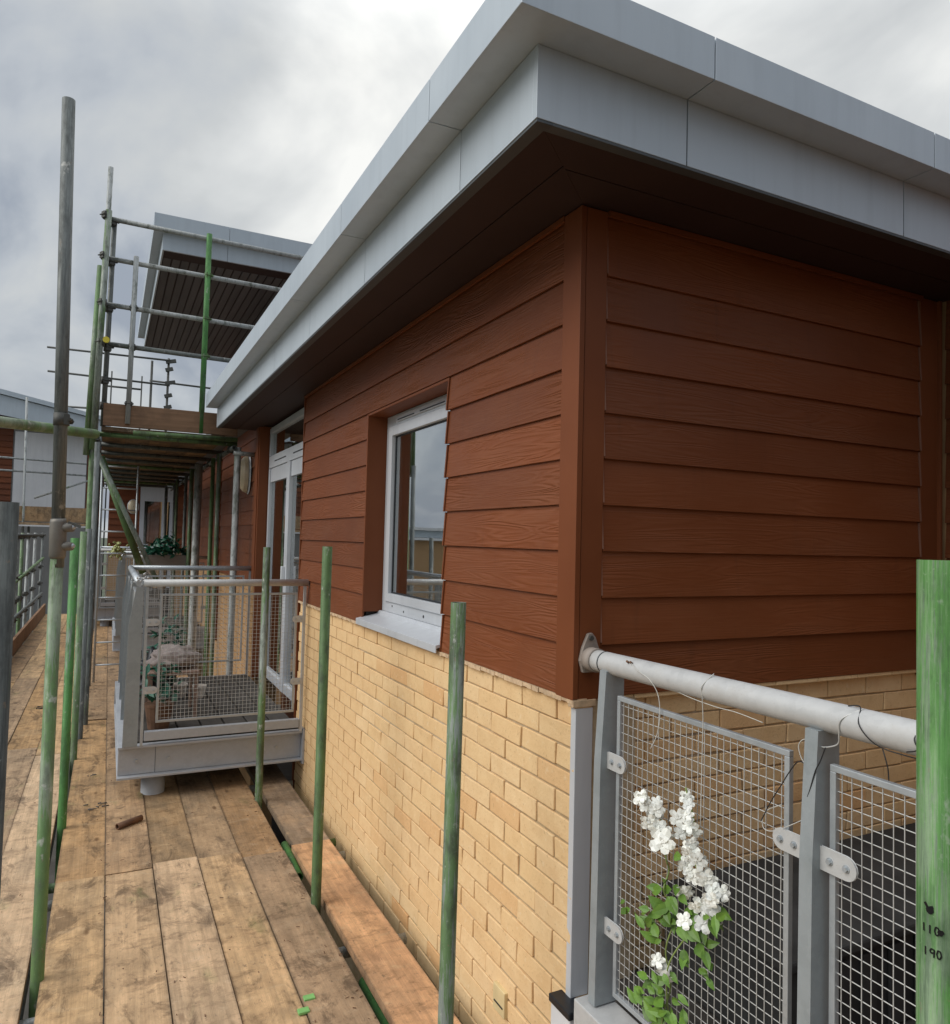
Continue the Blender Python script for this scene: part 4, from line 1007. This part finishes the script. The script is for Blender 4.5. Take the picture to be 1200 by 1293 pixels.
tp((-1.45, 5.75, -2.6), (-1.45, 5.75, 2.6), 'tube_grey', 'standard'); tp((-1.47, 7.6, -2.6), (-1.46, 7.6, 2.9), 'tube_grey', 'standard')
tp((-0.520, TY, 2.80), (-0.510, TY, 4.88), 'tube_bright', 'standard', 0.028); tp((-1.203, TY-.03, 2.83), (-1.187, TY-.03, 4.50), 'tube_pale', 'standard')
for z_, mt in ((4.842, 'tube_pale'), (4.445, 'tube_pale'), (3.988, 'tube_pale'), (3.60, 'tube_grey')):
    tp((-1.46, TY+.03, z_+0.01), (0.55, TY+.03, z_-0.015), mt, 'guard_rail')
tp((-1.15, TY-.06, 2.745), (-0.165, TY-.06, 2.755), 'tube_green', 'ledger')
tb = MB().box(-1.42, TY-0.02, 2.80, -0.16, TY+0.018, 3.02).build('toe_board', M['toe_wood'], tw, bevel=0.003)
for k in range(5):
    xa = -1.43+k*0.23
    MB().box(xa, TY, 2.755, xa+0.2285, 14.5, 2.793).build('plank', M['plank_shaded'], tw)
for k in range(10): tp((-1.52, TY+0.05+0.92*k, 2.72), (-0.15, TY+0.05+0.92*k, 2.72), 'tube_green' if k % 4 == 0 else 'tube_dark', 'transom')
for xx in (-1.46, -0.20): tp((xx, TY-.1, 2.67), (xx, 14.6, 2.67), 'tube_grey', 'ledger')
for (xx, yy, mt, rr_) in ((-0.155, 6.0, 'tube_pale', .034), (-0.24, 6.75, 'tube_mid', .024), (-0.24, 7.3, 'tube_green', .024), (-0.30, 8.3, 'tube_pale', .05), (-0.30, 9.2, 'tube_mid', .03), (-0.27, 10.4, 'tube_grey', .024), (-0.32, 11.4, 'tube_mid', .024), (-0.27, 12.6, 'tube_grey', .024), (-0.35, 13.6, 'tube_grey', .03)):
    tp((xx, yy, -2.6), (xx, yy, 2.68), mt, 'standard', rr_)
tp((-1.465, 6.12, 2.56), (-0.86, 6.12, 1.26), 'tube_mid', 'brace'); tp((-1.44, 7.4, 2.62), (-0.95, 7.4, 1.3), 'tube_green', 'brace', 0.04)
tp((-0.20, 5.98, 2.62), (0.02, 5.98, 2.61), 'tube_pale', 'tie')
for z_ in (4.85, 4.45, 3.99, 3.60):
    sleeve(tw, (-1.465, TY-.04, z_), ln=0.07, ro=0.036, side=(-0.8, -0.6, 0)); sleeve(tw, (-1.41, TY+.05, z_-0.02), ln=0.08, ro=0.034, side=(0.5, -0.9, 0))
for z_ in (3.99, 3.60): sleeve(tw, (-1.192, TY, z_), ln=0.06, ro=0.032, side=(0, -1, 0))
for z_ in (4.445, 3.988, 3.60): sleeve(tw, (-0.512, TY+.01, z_), ln=0.06, ro=0.032, side=(0.3, -1, 0), mat='tube_green')
for z_ in (3.25, 3.0): sleeve(tw, (-1.42, TY+.05, z_), ln=0.07, ro=0.034, side=(0.5, -0.9, 0))
sleeve(tw, (-1.20, TY-.01, 3.03), ln=0.05, ro=0.034, side=(0, -1, 0)); sleeve(tw, (-1.50, TY-.02, 2.66), ln=0.09, ro=0.036, side=(1, -.5, 0)); sleeve(tw, (-1.46, TY, 2.60), ln=0.09, ro=0.036, side=(-1, -.5, 0))
for k in range(9): sleeve(tw, (-0.20, TY+.12+0.92*k, 2.68), (0, 1, 0), ln=0.08, ro=0.036, side=(0, 0, -1))
MB().path([(-1.42, TY-.10, 3.615), (-1.42, TY-.125, 3.615)], 0.030, 14).build('yellow_cap', M['yellow_cap'], tw)

# ladder
ld = thing('ladder', (-1.2, 7.75, 0), 'thin grey metal ladder standing under the high platform', 'ladder')
MB().pipe((-1.415, 7.8, 0.0), (-1.425, 7.95, 2.58), 0.013, 0.011, 10).build('stile', M['galv'], ld); MB().pipe((-1.035, 7.8, 0.0), (-1.03, 7.95, 2.58), 0.013, 0.011, 10).build('stile', M['galv'], ld)
for k in range(10):
    z_ = 0.20+0.262*k; MB().path([(-1.415-.0001*k, 7.8+0.058*z_, z_), (-1.033, 7.8+0.058*z_, z_)], 0.010, 8).build('rung', M['galv'], ld)

# guard rail posts on the far outer edge
og = thing('guard_rail', (-2.52, 12, 0), 'row of green and white guard rail tubes along the far outer edge', 'scaffolding', 'scaffolds round the far roofs')
for i, (yy, mt) in enumerate(((9.4, 'tube_bright'), (10.6, 'tube_pale'), (11.3, 'tube_palegreen'), (12.2, 'tube_pale'), (13.4, 'tube_pale'), (15.0, 'tube_grey'))):
    MB().pipe((-2.52, yy, -2.6), (-2.52+0.005*i, yy, 1.72), 0.0245, 0.021, 12).build('standard', M[mt], og)
    for z_ in (1.66, 1.05, 0.72, 0.45):
        sleeve(og, (-2.52, yy, z_), ln=0.07, ro=0.034, side=(1, -.4, 0))
MB().pipe((-2.50, 8.9, 0.95), (-2.47, 15, 1.22), 0.024, 0.02, 12).build('rail', M['tube_palegreen'], og); MB().pipe((-2.47, 9, 1.68), (-2.47, 15, 1.68), 0.024, 0.02, 12).build('rail', M['coupler_dark'], og)
MB().pipe((-2.47, 9, 0.52), (-2.47, 15, 0.52), 0.024, 0.02, 12).build('rail', M['tube_grey'], og)

# thin distant scaffold
ds = thing('scaffold', (-1, 22, 3), 'thin dark distant scaffold rails against the sky', 'scaffolding', 'scaffolds round the far roofs')
def dsp(a, b, nm='rail', rr_=0.03): MB().path([a, b], rr_, 8).build(nm, M['coupler_dark'], ds)
dsp((-3.1, 22, 6.96), (0.2, 22, 7.0)); dsp((-3.06, 22, 6.28), (0.15, 22, 6.24)); dsp((-0.4, 22.3, 6.38), (2.2, 22.3, 6.33)); dsp((-3.02, 22, 5.30), (2.1, 22, 5.46)); dsp((-1.6, 22.4, 6.1), (-0.6, 22.4, 6.1))
for xx, z1_ in ((-0.36, 6.95), (0.10, 7.08), (-1.43, 6.5), (-0.62, 6.45)): dsp((xx-.03, 22.1, -2), (xx, 22.1, z1_), 'standard', 0.035 if xx > -.5 and xx < .2 else 0.02)
for z_ in (6.95, 6.7, 6.3, 5.9, 5.55): MB().bar((0.02, 22.05, z_), (0.30 if z_ in (6.95, 6.3) else 0.22, 22.0, z_+.06), 0.1, 0.1).build('coupler', M['coupler_dark'], ds)

# ------------------------------------------------------------------ higher building with the overhanging roof
ub = thing('building', (0.8, 9, 3), 'taller building behind with a grey edged overhanging roof and ribbed brown underside', 'building')
X0 = -0.905
MB().box(0.62, 7.9, 2.9, 4.0, 13.5, 5.0).build('wall', M['trim'], ub)
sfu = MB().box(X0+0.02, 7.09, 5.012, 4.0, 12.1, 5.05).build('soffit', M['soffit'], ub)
k = 0; x_ = X0+0.03
while x_ < 1.5:
    MB().box(x_, 7.35, 5.0, x_+0.082, 12.05, 5.012).build('slat', M['soffit_grey'], sfu); x_ += 0.10
MB().box(X0+0.02, 7.09, 4.995, 4.0, 7.33, 5.011).build('soffit_panel', M['soffit'], ub)
for xa, xb in ((X0, -0.20), (-0.196, 0.78), (0.784, 1.8), (1.804, 4.0)):
    MB().box(xa, 7.06, 4.992, xb, 7.088, 5.19).build('fascia_panel', M['fascia_grey'], ub); MB().box(xa-(0.10 if xa == X0 else 0), 6.95, 5.19, xb, 7.12, 5.36).build('roof_cap', M['fascia_grey'], ub)
MB().box(X0-0.0, 7.089, 4.992, X0+0.018, 12.1, 5.19).build('fascia_panel', M['fascia_grey'], ub)
MB().box(X0-0.10, 7.1205, 5.19, X0+0.05, 12.2, 5.36).build('roof_cap', M['fascia_grey'], ub)
MB().box(X0+0.05, 7.12, 5.20, 4.0, 12.1, 5.32).build('roof', M['roof_felt'], ub)

# ------------------------------------------------------------------ far wing closing the walkway
fw = thing('building', (0, 18, 0), 'distant red brown boarded wing with a small grey framed door', 'building')
MB().box(-1.35, 18.03, -2.7, 4.0, 18.4, 3.0).build('wall', M['dark_interior'], fw)
z0 = 1.2
while z0 < 2.9:
    for xa, xb in ((-1.35, -0.66), (0.10, 4.0)): 
        mb = MB(); mb.prism([(17.99, z0), (18.005, z0), (18.03, z0+.17), (18.015, z0+.17)], 'x', xa, xb); mb.build('board', M['cladding_x'], fw)
    z0 += 0.15
MB().box(-1.35, 18.0, -2.7, -0.66, 18.03, 1.19).build('brick_wall', M['brick_far'], fw); MB().box(0.10, 18.0, -2.7, 4.0, 18.03, 1.19).build('brick_wall', M['brick_far'], fw)
fd = MB().box(-0.66, 17.98, 2.55, 0.10, 18.03, 2.92).build('door', M['frame_grey'], fw)
for xa, xb in ((-0.66, -0.56), (-0.16, -0.06), (0.02, 0.10)): MB().box(xa, 17.98, 0.4, xb, 18.03, 2.548).build('frame', M['frame_grey'], fd)
MB().box(-0.558, 18.0, 0.4, -0.162, 18.01, 2.548).build('pane', M['glass'], fd); MB().box(-0.058, 18.0, 0.4, 0.018, 18.01, 2.548).build('pane', M['glass'], fd)
MB().box(-1.5, 17.2, 3.0, 4.0, 18.5, 3.05).build('soffit', M['soffit'], fw)
MB().prism([(-1.5, 3.05), (0.15, 3.08), (0.15, 3.17), (-1.5, 3.20)], 'y', 17.18, 17.22).build('fascia_panel', M['white_panel'], fw)
MB().prism([(-1.5, 3.24), (0.30, 3.26), (0.30, 3.42), (-1.5, 3.40)], 'y', 17.10, 17.14).build('roof_cap', M['white_panel'], fw)
MB().box(-1.5, 17.2, 3.06, 4.0, 18.6, 3.3).build('roof', M['roof_felt'], fw)

# ------------------------------------------------------------------ pale building across, on the left
lb = thing('building', (-6, 23, 0), 'long pale building across at the left with white panels and a sloping grey roof edge', 'building')
MB().prism([(-6.2, -2.7), (-1.55, -2.7), (-1.55, 4.55), (-3.7, 4.9), (-6.2, 4.9)], 'y', 22.03, 26).build('wall', M['grey_render'], lb)
for i, (xa, xb) in enumerate(((-3.76, -1.98),)):
    MB().box(xa, 21.99, 2.05, xb, 22.028, 4.50).build('white_panel', M['white_panel'], lb)
for xa, xb in ((-6.2, -3.80), (-1.96, -1.56)):
    z0 = 1.9
    while z0 < 4.5:
        mb = MB(); mb.prism([(21.97, z0), (21.985, z0), (22.02, z0+.18), (22.005, z0+.18)], 'x', xa, xb); mb.build('board', M['cladding_x'], lb); z0 += 0.165
MB().prism([(-6.5, 4.86), (-4.2, 4.86), (-1.4, 4.45), (-1.4, 4.85), (-4.2, 5.40), (-6.5, 5.40)], 'y', 21.30, 21.36).build('fascia_panel', M['fascia_grey'], lb)
MB().prism([(-6.5, 5.42), (-4.2, 5.42), (-1.4, 4.87), (-1.4, 4.98), (-4.2, 5.55), (-6.5, 5.55)], 'y', 21.22, 26).build('roof_cap', M['fascia_grey'], lb)
MB().prism([(-6.5, 4.86), (-4.2, 4.86), (-1.4, 4.45), (-1.4, 4.48), (-4.2, 4.90), (-6.5, 4.90)], 'y', 21.37, 22.02).build('soffit', M['soffit'], lb)
low = thing('building', (-14, 19, 0), 'low buff brick building with a pale roof band, reflected in the window', 'building')
MB().box(-30, 19.0, -2.7, -6.6, 26, 1.75).build('brick_wall', M['brick_far'], low)
MB().box(-30, 18.9, 1.75, -6.5, 26, 1.83).build('roof_cap', M['white_panel'], low); MB().box(-30, 18.95, 1.84, -6.5, 26, 2.05).build('fascia_panel', M['fascia_grey'], low)
MB().box(-30, 18.9, 2.06, -6.5, 26, 2.15).build('roof_cap', M['white_panel'], low)
for k in range(8): MB().box(-9.0-2.6*k, 18.96, -0.6, -8.0-2.6*k, 18.99, 1.2).build('window', M['frame_grey'], low)
# its scaffold
lsf = thing('scaffold', (-3, 20.8, 0), 'pale scaffold lift with a timber toe board in front of the pale building', 'scaffolding', 'scaffolds round the far roofs')
MB().box(-6.4, 20.95, 2.0, -1.75, 21.0, 2.40).build('toe_board', M['plank_dim'], lsf); MB().box(-6.4, 20.4, 1.90, -1.75, 20.949, 1.97).build('plank', M['plank_dim'], lsf)
MB().box(-6.4, 20.3, 1.86, -1.75, 20.39, 1.90).build('beam', M['white_panel'], lsf)
for a_, b_ in (((-6.4, 20.9, 3.72), (-1.95, 20.9, 3.62)), ((-6.4, 20.9, 3.36), (-1.95, 20.9, 3.30)), ((-3.15, 20.92, 2.62), (-1.9, 20.92, 3.16))): MB().path([a_, b_], 0.027, 8).build('rail', M['tube_pale'], lsf)
for xx in (-3.30, -3.12, -5.4): MB().path([(xx, 20.85, -2.6), (xx-.12, 20.85, 5.3 if xx != -3.12 else 1.9)], 0.03, 8).build('standard', M['tube_pale'], lsf)

# ------------------------------------------------------------------ plants
def flower_me(seed):
    rd = random.Random(seed); mb = MB()
    for p in range(5):
        an = 2*math.pi*p/5+rd.uniform(-.15, .15); L_ = rd.uniform(0.023, 0.030); W_ = rd.uniform(0.019, 0.024); cup = rd.uniform(-0.15, 0.40); prev = None
        for k in range(5):
            f = k/4; w_ = W_/2*(math.sin(math.pi*(0.12+0.80*f))**0.7)*(1.15 if f > .5 else 0.9)
            h = 0.004+cup*L_*f*(1.25-f)+rd.uniform(-.0008, .0008)
            row = [Vector((math.cos(an)*f*L_-math.sin(an)*s_*w_, math.sin(an)*f*L_+math.cos(an)*s_*w_, h+(abs(s_)*0.003*math.sin(f*5+p)))) for s_ in (-1, 0, 1)]
            if prev:
                mb.quad(prev[0], prev[1], row[1], row[0], True); mb.quad(prev[1], prev[2], row[2], row[1], True)
            prev = row
    mb.path([(0, 0, -0.006), (0, 0, 0.006)], [0.0015, 0.003], 6)
    me = bpy.data.meshes.new('flower'); me.from_pydata(mb.v, [], mb.f); me.polygons.foreach_set('use_smooth', mb.sm); me.materials.append(M['petal_white']); return me
FM = [flower_me(i) for i in range(5)]
LM_ = [leaf_me('leaf', 0.050, 0.030, M['leaf_green'], 0.2), leaf_me('leaf', 0.040, 0.022, M['leaf_green'], 0.35), leaf_me('leaf', 0.055, 0.024, M['leaf_green'], 0.1)]
pl = thing('flowering_stem', (0.0, -0.42, 0.52), 'stem of white blossoms and green leaves woven through the near balcony mesh', 'flowers')
FL = [(-0.318, 1.073), (-0.354, 1.069), (-0.392, 1.072), (-0.374, 1.033), (-0.417, 0.996), (-0.499, 1.133), (-0.517, 1.101), (-0.48, 1.079), (-0.494, 1.048), (-0.531, 1.038), (-0.502, 0.978), (-0.555, 1.005), (-0.523, 0.949), (-0.578, 0.969), (-0.49, 0.899), (-0.6, 0.944), (-0.544, 0.89), (-0.585, 0.904), (-0.512, 0.841), (-0.564, 0.863), (-0.397, 0.677), (-0.42, 0.674), (-0.424, 0.655), (-0.338, 1.085), (-0.372, 1.052), (-0.398, 1.018), (-0.508, 1.12), (-0.515, 1.06), (-0.52, 1.01), (-0.59, 0.925), (-0.408, 0.69)]
FL += [(y+random.uniform(-.014, .014), z+random.uniform(-.014, .014)) for y, z in FL if z > 0.83 and random.random() < .7]
for i, (y_, z_) in enumerate(FL):
    big = 1.3 if i == 4 else random.uniform(0.55, 0.95)*(1.0 if z_ < 1.08 else 0.8)
    dirv = Vector((-0.75+random.uniform(-.3, .3), -0.62+random.uniform(-.35, .35), random.uniform(-.5, .4))).normalized()
    q = dirv.to_track_quat('Z', 'Y').to_euler()
    o = place('flower', random.choice(FM), (0.006+random.uniform(-.014, .012), y_, z_), pl, rot=q, scale=(big,)*3)
LV = [(-0.464, 0.975), (-0.447, 0.915), (-0.382, 0.865), (-0.289, 0.746), (-0.346, 0.757), (-0.387, 0.796), (-0.399, 0.762), (-0.428, 0.829), (-0.477, 0.87), (-0.532, 0.825), (-0.595, 0.868), (-0.607, 0.896), (-0.507, 0.747), (-0.559, 0.792), (-0.578, 0.752), (-0.512, 0.801), (-0.35, 0.593), (-0.403, 0.612), (-0.335, 0.555), (-0.468, 0.614), (-0.396, 0.569), (-0.424, 0.647), (-0.404, 0.535), (-0.476, 0.576), (-0.433, 0.57), (-0.382, 0.541), (-0.443, 0.802), (-0.483, 0.906)]
for y_, z_ in LV+[(y+random.uniform(-.03, .03), z+random.uniform(-.03, .03)) for y, z in LV if z < 0.9 for _ in range(3)]:
    sx = 0.49 if False else 0
    away = -1 if y_ < -0.43 else 1
    dirv = Vector((random.uniform(-.6, .2), away*random.uniform(.3, 1), random.uniform(-.7, .5))).normalized()
    nrm = Vector((-0.8+random.uniform(-.4, .4), -0.5+random.uniform(-.4, .4), 0.5)).normalized()
    yv = nrm.cross(dirv).normalized(); zv = dirv.cross(yv).normalized()
    q = Matrix((dirv, yv, zv)).transposed().to_euler()
    s_ = random.uniform(0.55, 1.15)
    place('leaf', random.choice(LM_), Vector((random.uniform(-.015, .02), y_, z_))-dirv*0.022*s_, pl, rot=q, scale=(s_,)*3)
def spline(pts, n=6):
    pts = [Vector(p) for p in pts]; o = []
    P = [pts[0]]+pts+[pts[-1]]
    for i in range(1, len(P)-2):
        for k in range(n):
            t_ = k/n; a_, b_, c_, d_ = P[i-1], P[i], P[i+1], P[i+2]
            o.append(0.5*((2*b_)+(c_-a_)*t_+(2*a_-5*b_+4*c_-d_)*t_*t_+(3*b_-a_-3*c_+d_)*t_**3))
    o.append(pts[-1]); return o
S1 = [(-0.415, 0.42), (-0.415, 0.529), (-0.42, 0.624), (-0.426, 0.724), (-0.438, 0.817), (-0.415, 0.865), (-0.407, 0.911), (-0.421, 0.956), (-0.382, 1.026), (-0.31, 1.074)]
S2 = [(-0.415, 0.529), (-0.434, 0.679), (-0.488, 0.792), (-0.553, 0.86), (-0.571, 0.932), (-0.525, 0.983), (-0.497, 1.067), (-0.491, 1.156)]
for S_ in (S1, S2): MB().path(spline([(0.022+0.012*(-1)**i, y_, z_) for i, (y_, z_) in enumerate(S_)]), 0.0022, 6).build('stem', M['stem_green'], pl)

# dark green planting on the farthest balcony
dg = thing('shrub', (-0.5, 9.3, 1.45), 'dark blue green leafy plant on the far balcony rail', 'plant')
MB().box(-0.85, 9.22, 1.30, -0.32, 9.42, 1.46).build('planter_box', M['planter'], dg)
DL = [leaf_me('leaf', 0.13, 0.06, M['leaf_dark'], 0.4), leaf_me('leaf', 0.10, 0.05, M['leaf_dark'], 0.1)]
mbd = MB()
for i in range(230):
    an = random.uniform(0, 6.28); rr_ = random.uniform(0, 1)**0.5
    p = Vector((-0.58+0.26*rr_*math.cos(an), 9.32+0.14*rr_*math.sin(an), 1.46+0.27*random.random()*(1.1-rr_**2)))
    place('leaf', random.choice(DL), p, dg, rot=(random.uniform(-1, 1), random.uniform(-1.2, .6), random.uniform(0, 6.28)), scale=(random.uniform(.6, 1.1),)*3)

# ------------------------------------------------------------------ wires on the near handrail
def wire(pts2, x_, rad, mat, label, cat='cable', depth=None):
    pts = []
    for i, (y_, z_) in enumerate(pts2):
        # wires that cross the rail lie on its skin
        dz_ = z_-1.414; xx = x_
        if abs(dz_) < 0.033: xx = 0.052-math.sqrt(0.0335**2-dz_**2)-rad
        elif dz_ > 0: xx = 0.045
        pts.append((min(xx, x_+0.03), y_, z_))
    o = MB().path(spline(pts), rad, 6).build('cable', M[mat]); tag(o, label, cat, 'wires on the near handrail'); return o
wire([(-0.243, 1.434), (-0.289, 1.415), (-0.332, 1.399), (-0.357, 1.364), (-0.367, 1.312), (-0.357, 1.255), (-0.331, 1.21)], 0.03, 0.0013, 'white_cable', 'thin white wire hanging off the handrail at its left end')
wire([(-0.339, 1.396), (-0.414, 1.384), (-0.491, 1.378), (-0.572, 1.374), (-0.637, 1.375), (-0.716, 1.369)], 0.03, 0.0010, 'white_cable', 'pale wire slung along under the handrail')
wire([(-0.548, 1.450), (-0.536, 1.42), (-0.531, 1.395), (-0.53, 1.334), (-0.529, 1.276), (-0.525, 1.05)], 0.028, 0.0012, 'white_cable', 'white wire looped over the middle of the handrail and hanging straight')
wire([(-0.921, 1.449), (-0.948, 1.452), (-0.963, 1.425), (-0.985, 1.40), (-1.007, 1.386), (-1.048, 1.382), (-1.09, 1.385)], 0.03, 0.0013, 'black_cable', 'black wire bowed round the handrail right of the second post')
wire([(-1.063, 1.455), (-1.076, 1.448), (-1.076, 1.424), (-1.082, 1.405), (-1.058, 1.394)], 0.03, 0.0013, 'black_cable', 'short black wire tied round the handrail by the green tube')
wire([(-1.082, 1.405), (-1.096, 1.396), (-1.12, 1.39)], 0.03, 0.0013, 'black_cable', 'loose end of black wire beside the green tube')
wire([(-0.955, 1.450), (-0.925, 1.425), (-0.917, 1.395), (-0.91, 1.372), (-0.894, 1.361), (-0.87, 1.355), (-0.86, 1.37)], 0.03, 0.0016, 'galv_wire', 'grey wire tie wrapped round the handrail over the second post')
wire([(-0.894, 1.361), (-0.882, 1.33), (-0.87, 1.306), (-0.857, 1.263), (-0.843, 1.223), (-0.837, 1.196)], 0.012, 0.0014, 'black_cable', 'black wire running down the face of the second post')
wire([(-0.87, 1.315), (-0.844, 1.309), (-0.82, 1.311), (-0.796, 1.281), (-0.774, 1.245), (-0.75, 1.207), (-0.72, 1.15)], 0.022, 0.0012, 'black_cable', 'dark wire from the second post into the first mesh panel')
wire([(-1.002, 1.384), (-1.01, 1.375), (-1.017, 1.351), (-1.019, 1.329)], 0.03, 0.0012, 'black_cable', 'dark wire dropping to the second mesh panel')
wire([(-0.865, 1.367), (-0.835, 1.362), (-0.822, 1.346), (-0.827, 1.325), (-0.836, 1.313)], 0.02, 0.0011, 'white_cable', 'small white wire loop left of the second post')
wire([(-0.77, 1.202), (-0.732, 1.178), (-0.718, 1.154), (-0.723, 1.133), (-0.756, 1.141), (-0.824, 1.187)], 0.03, 0.0011, 'white_cable', 'pale wire curl on the first mesh panel near the clamp')
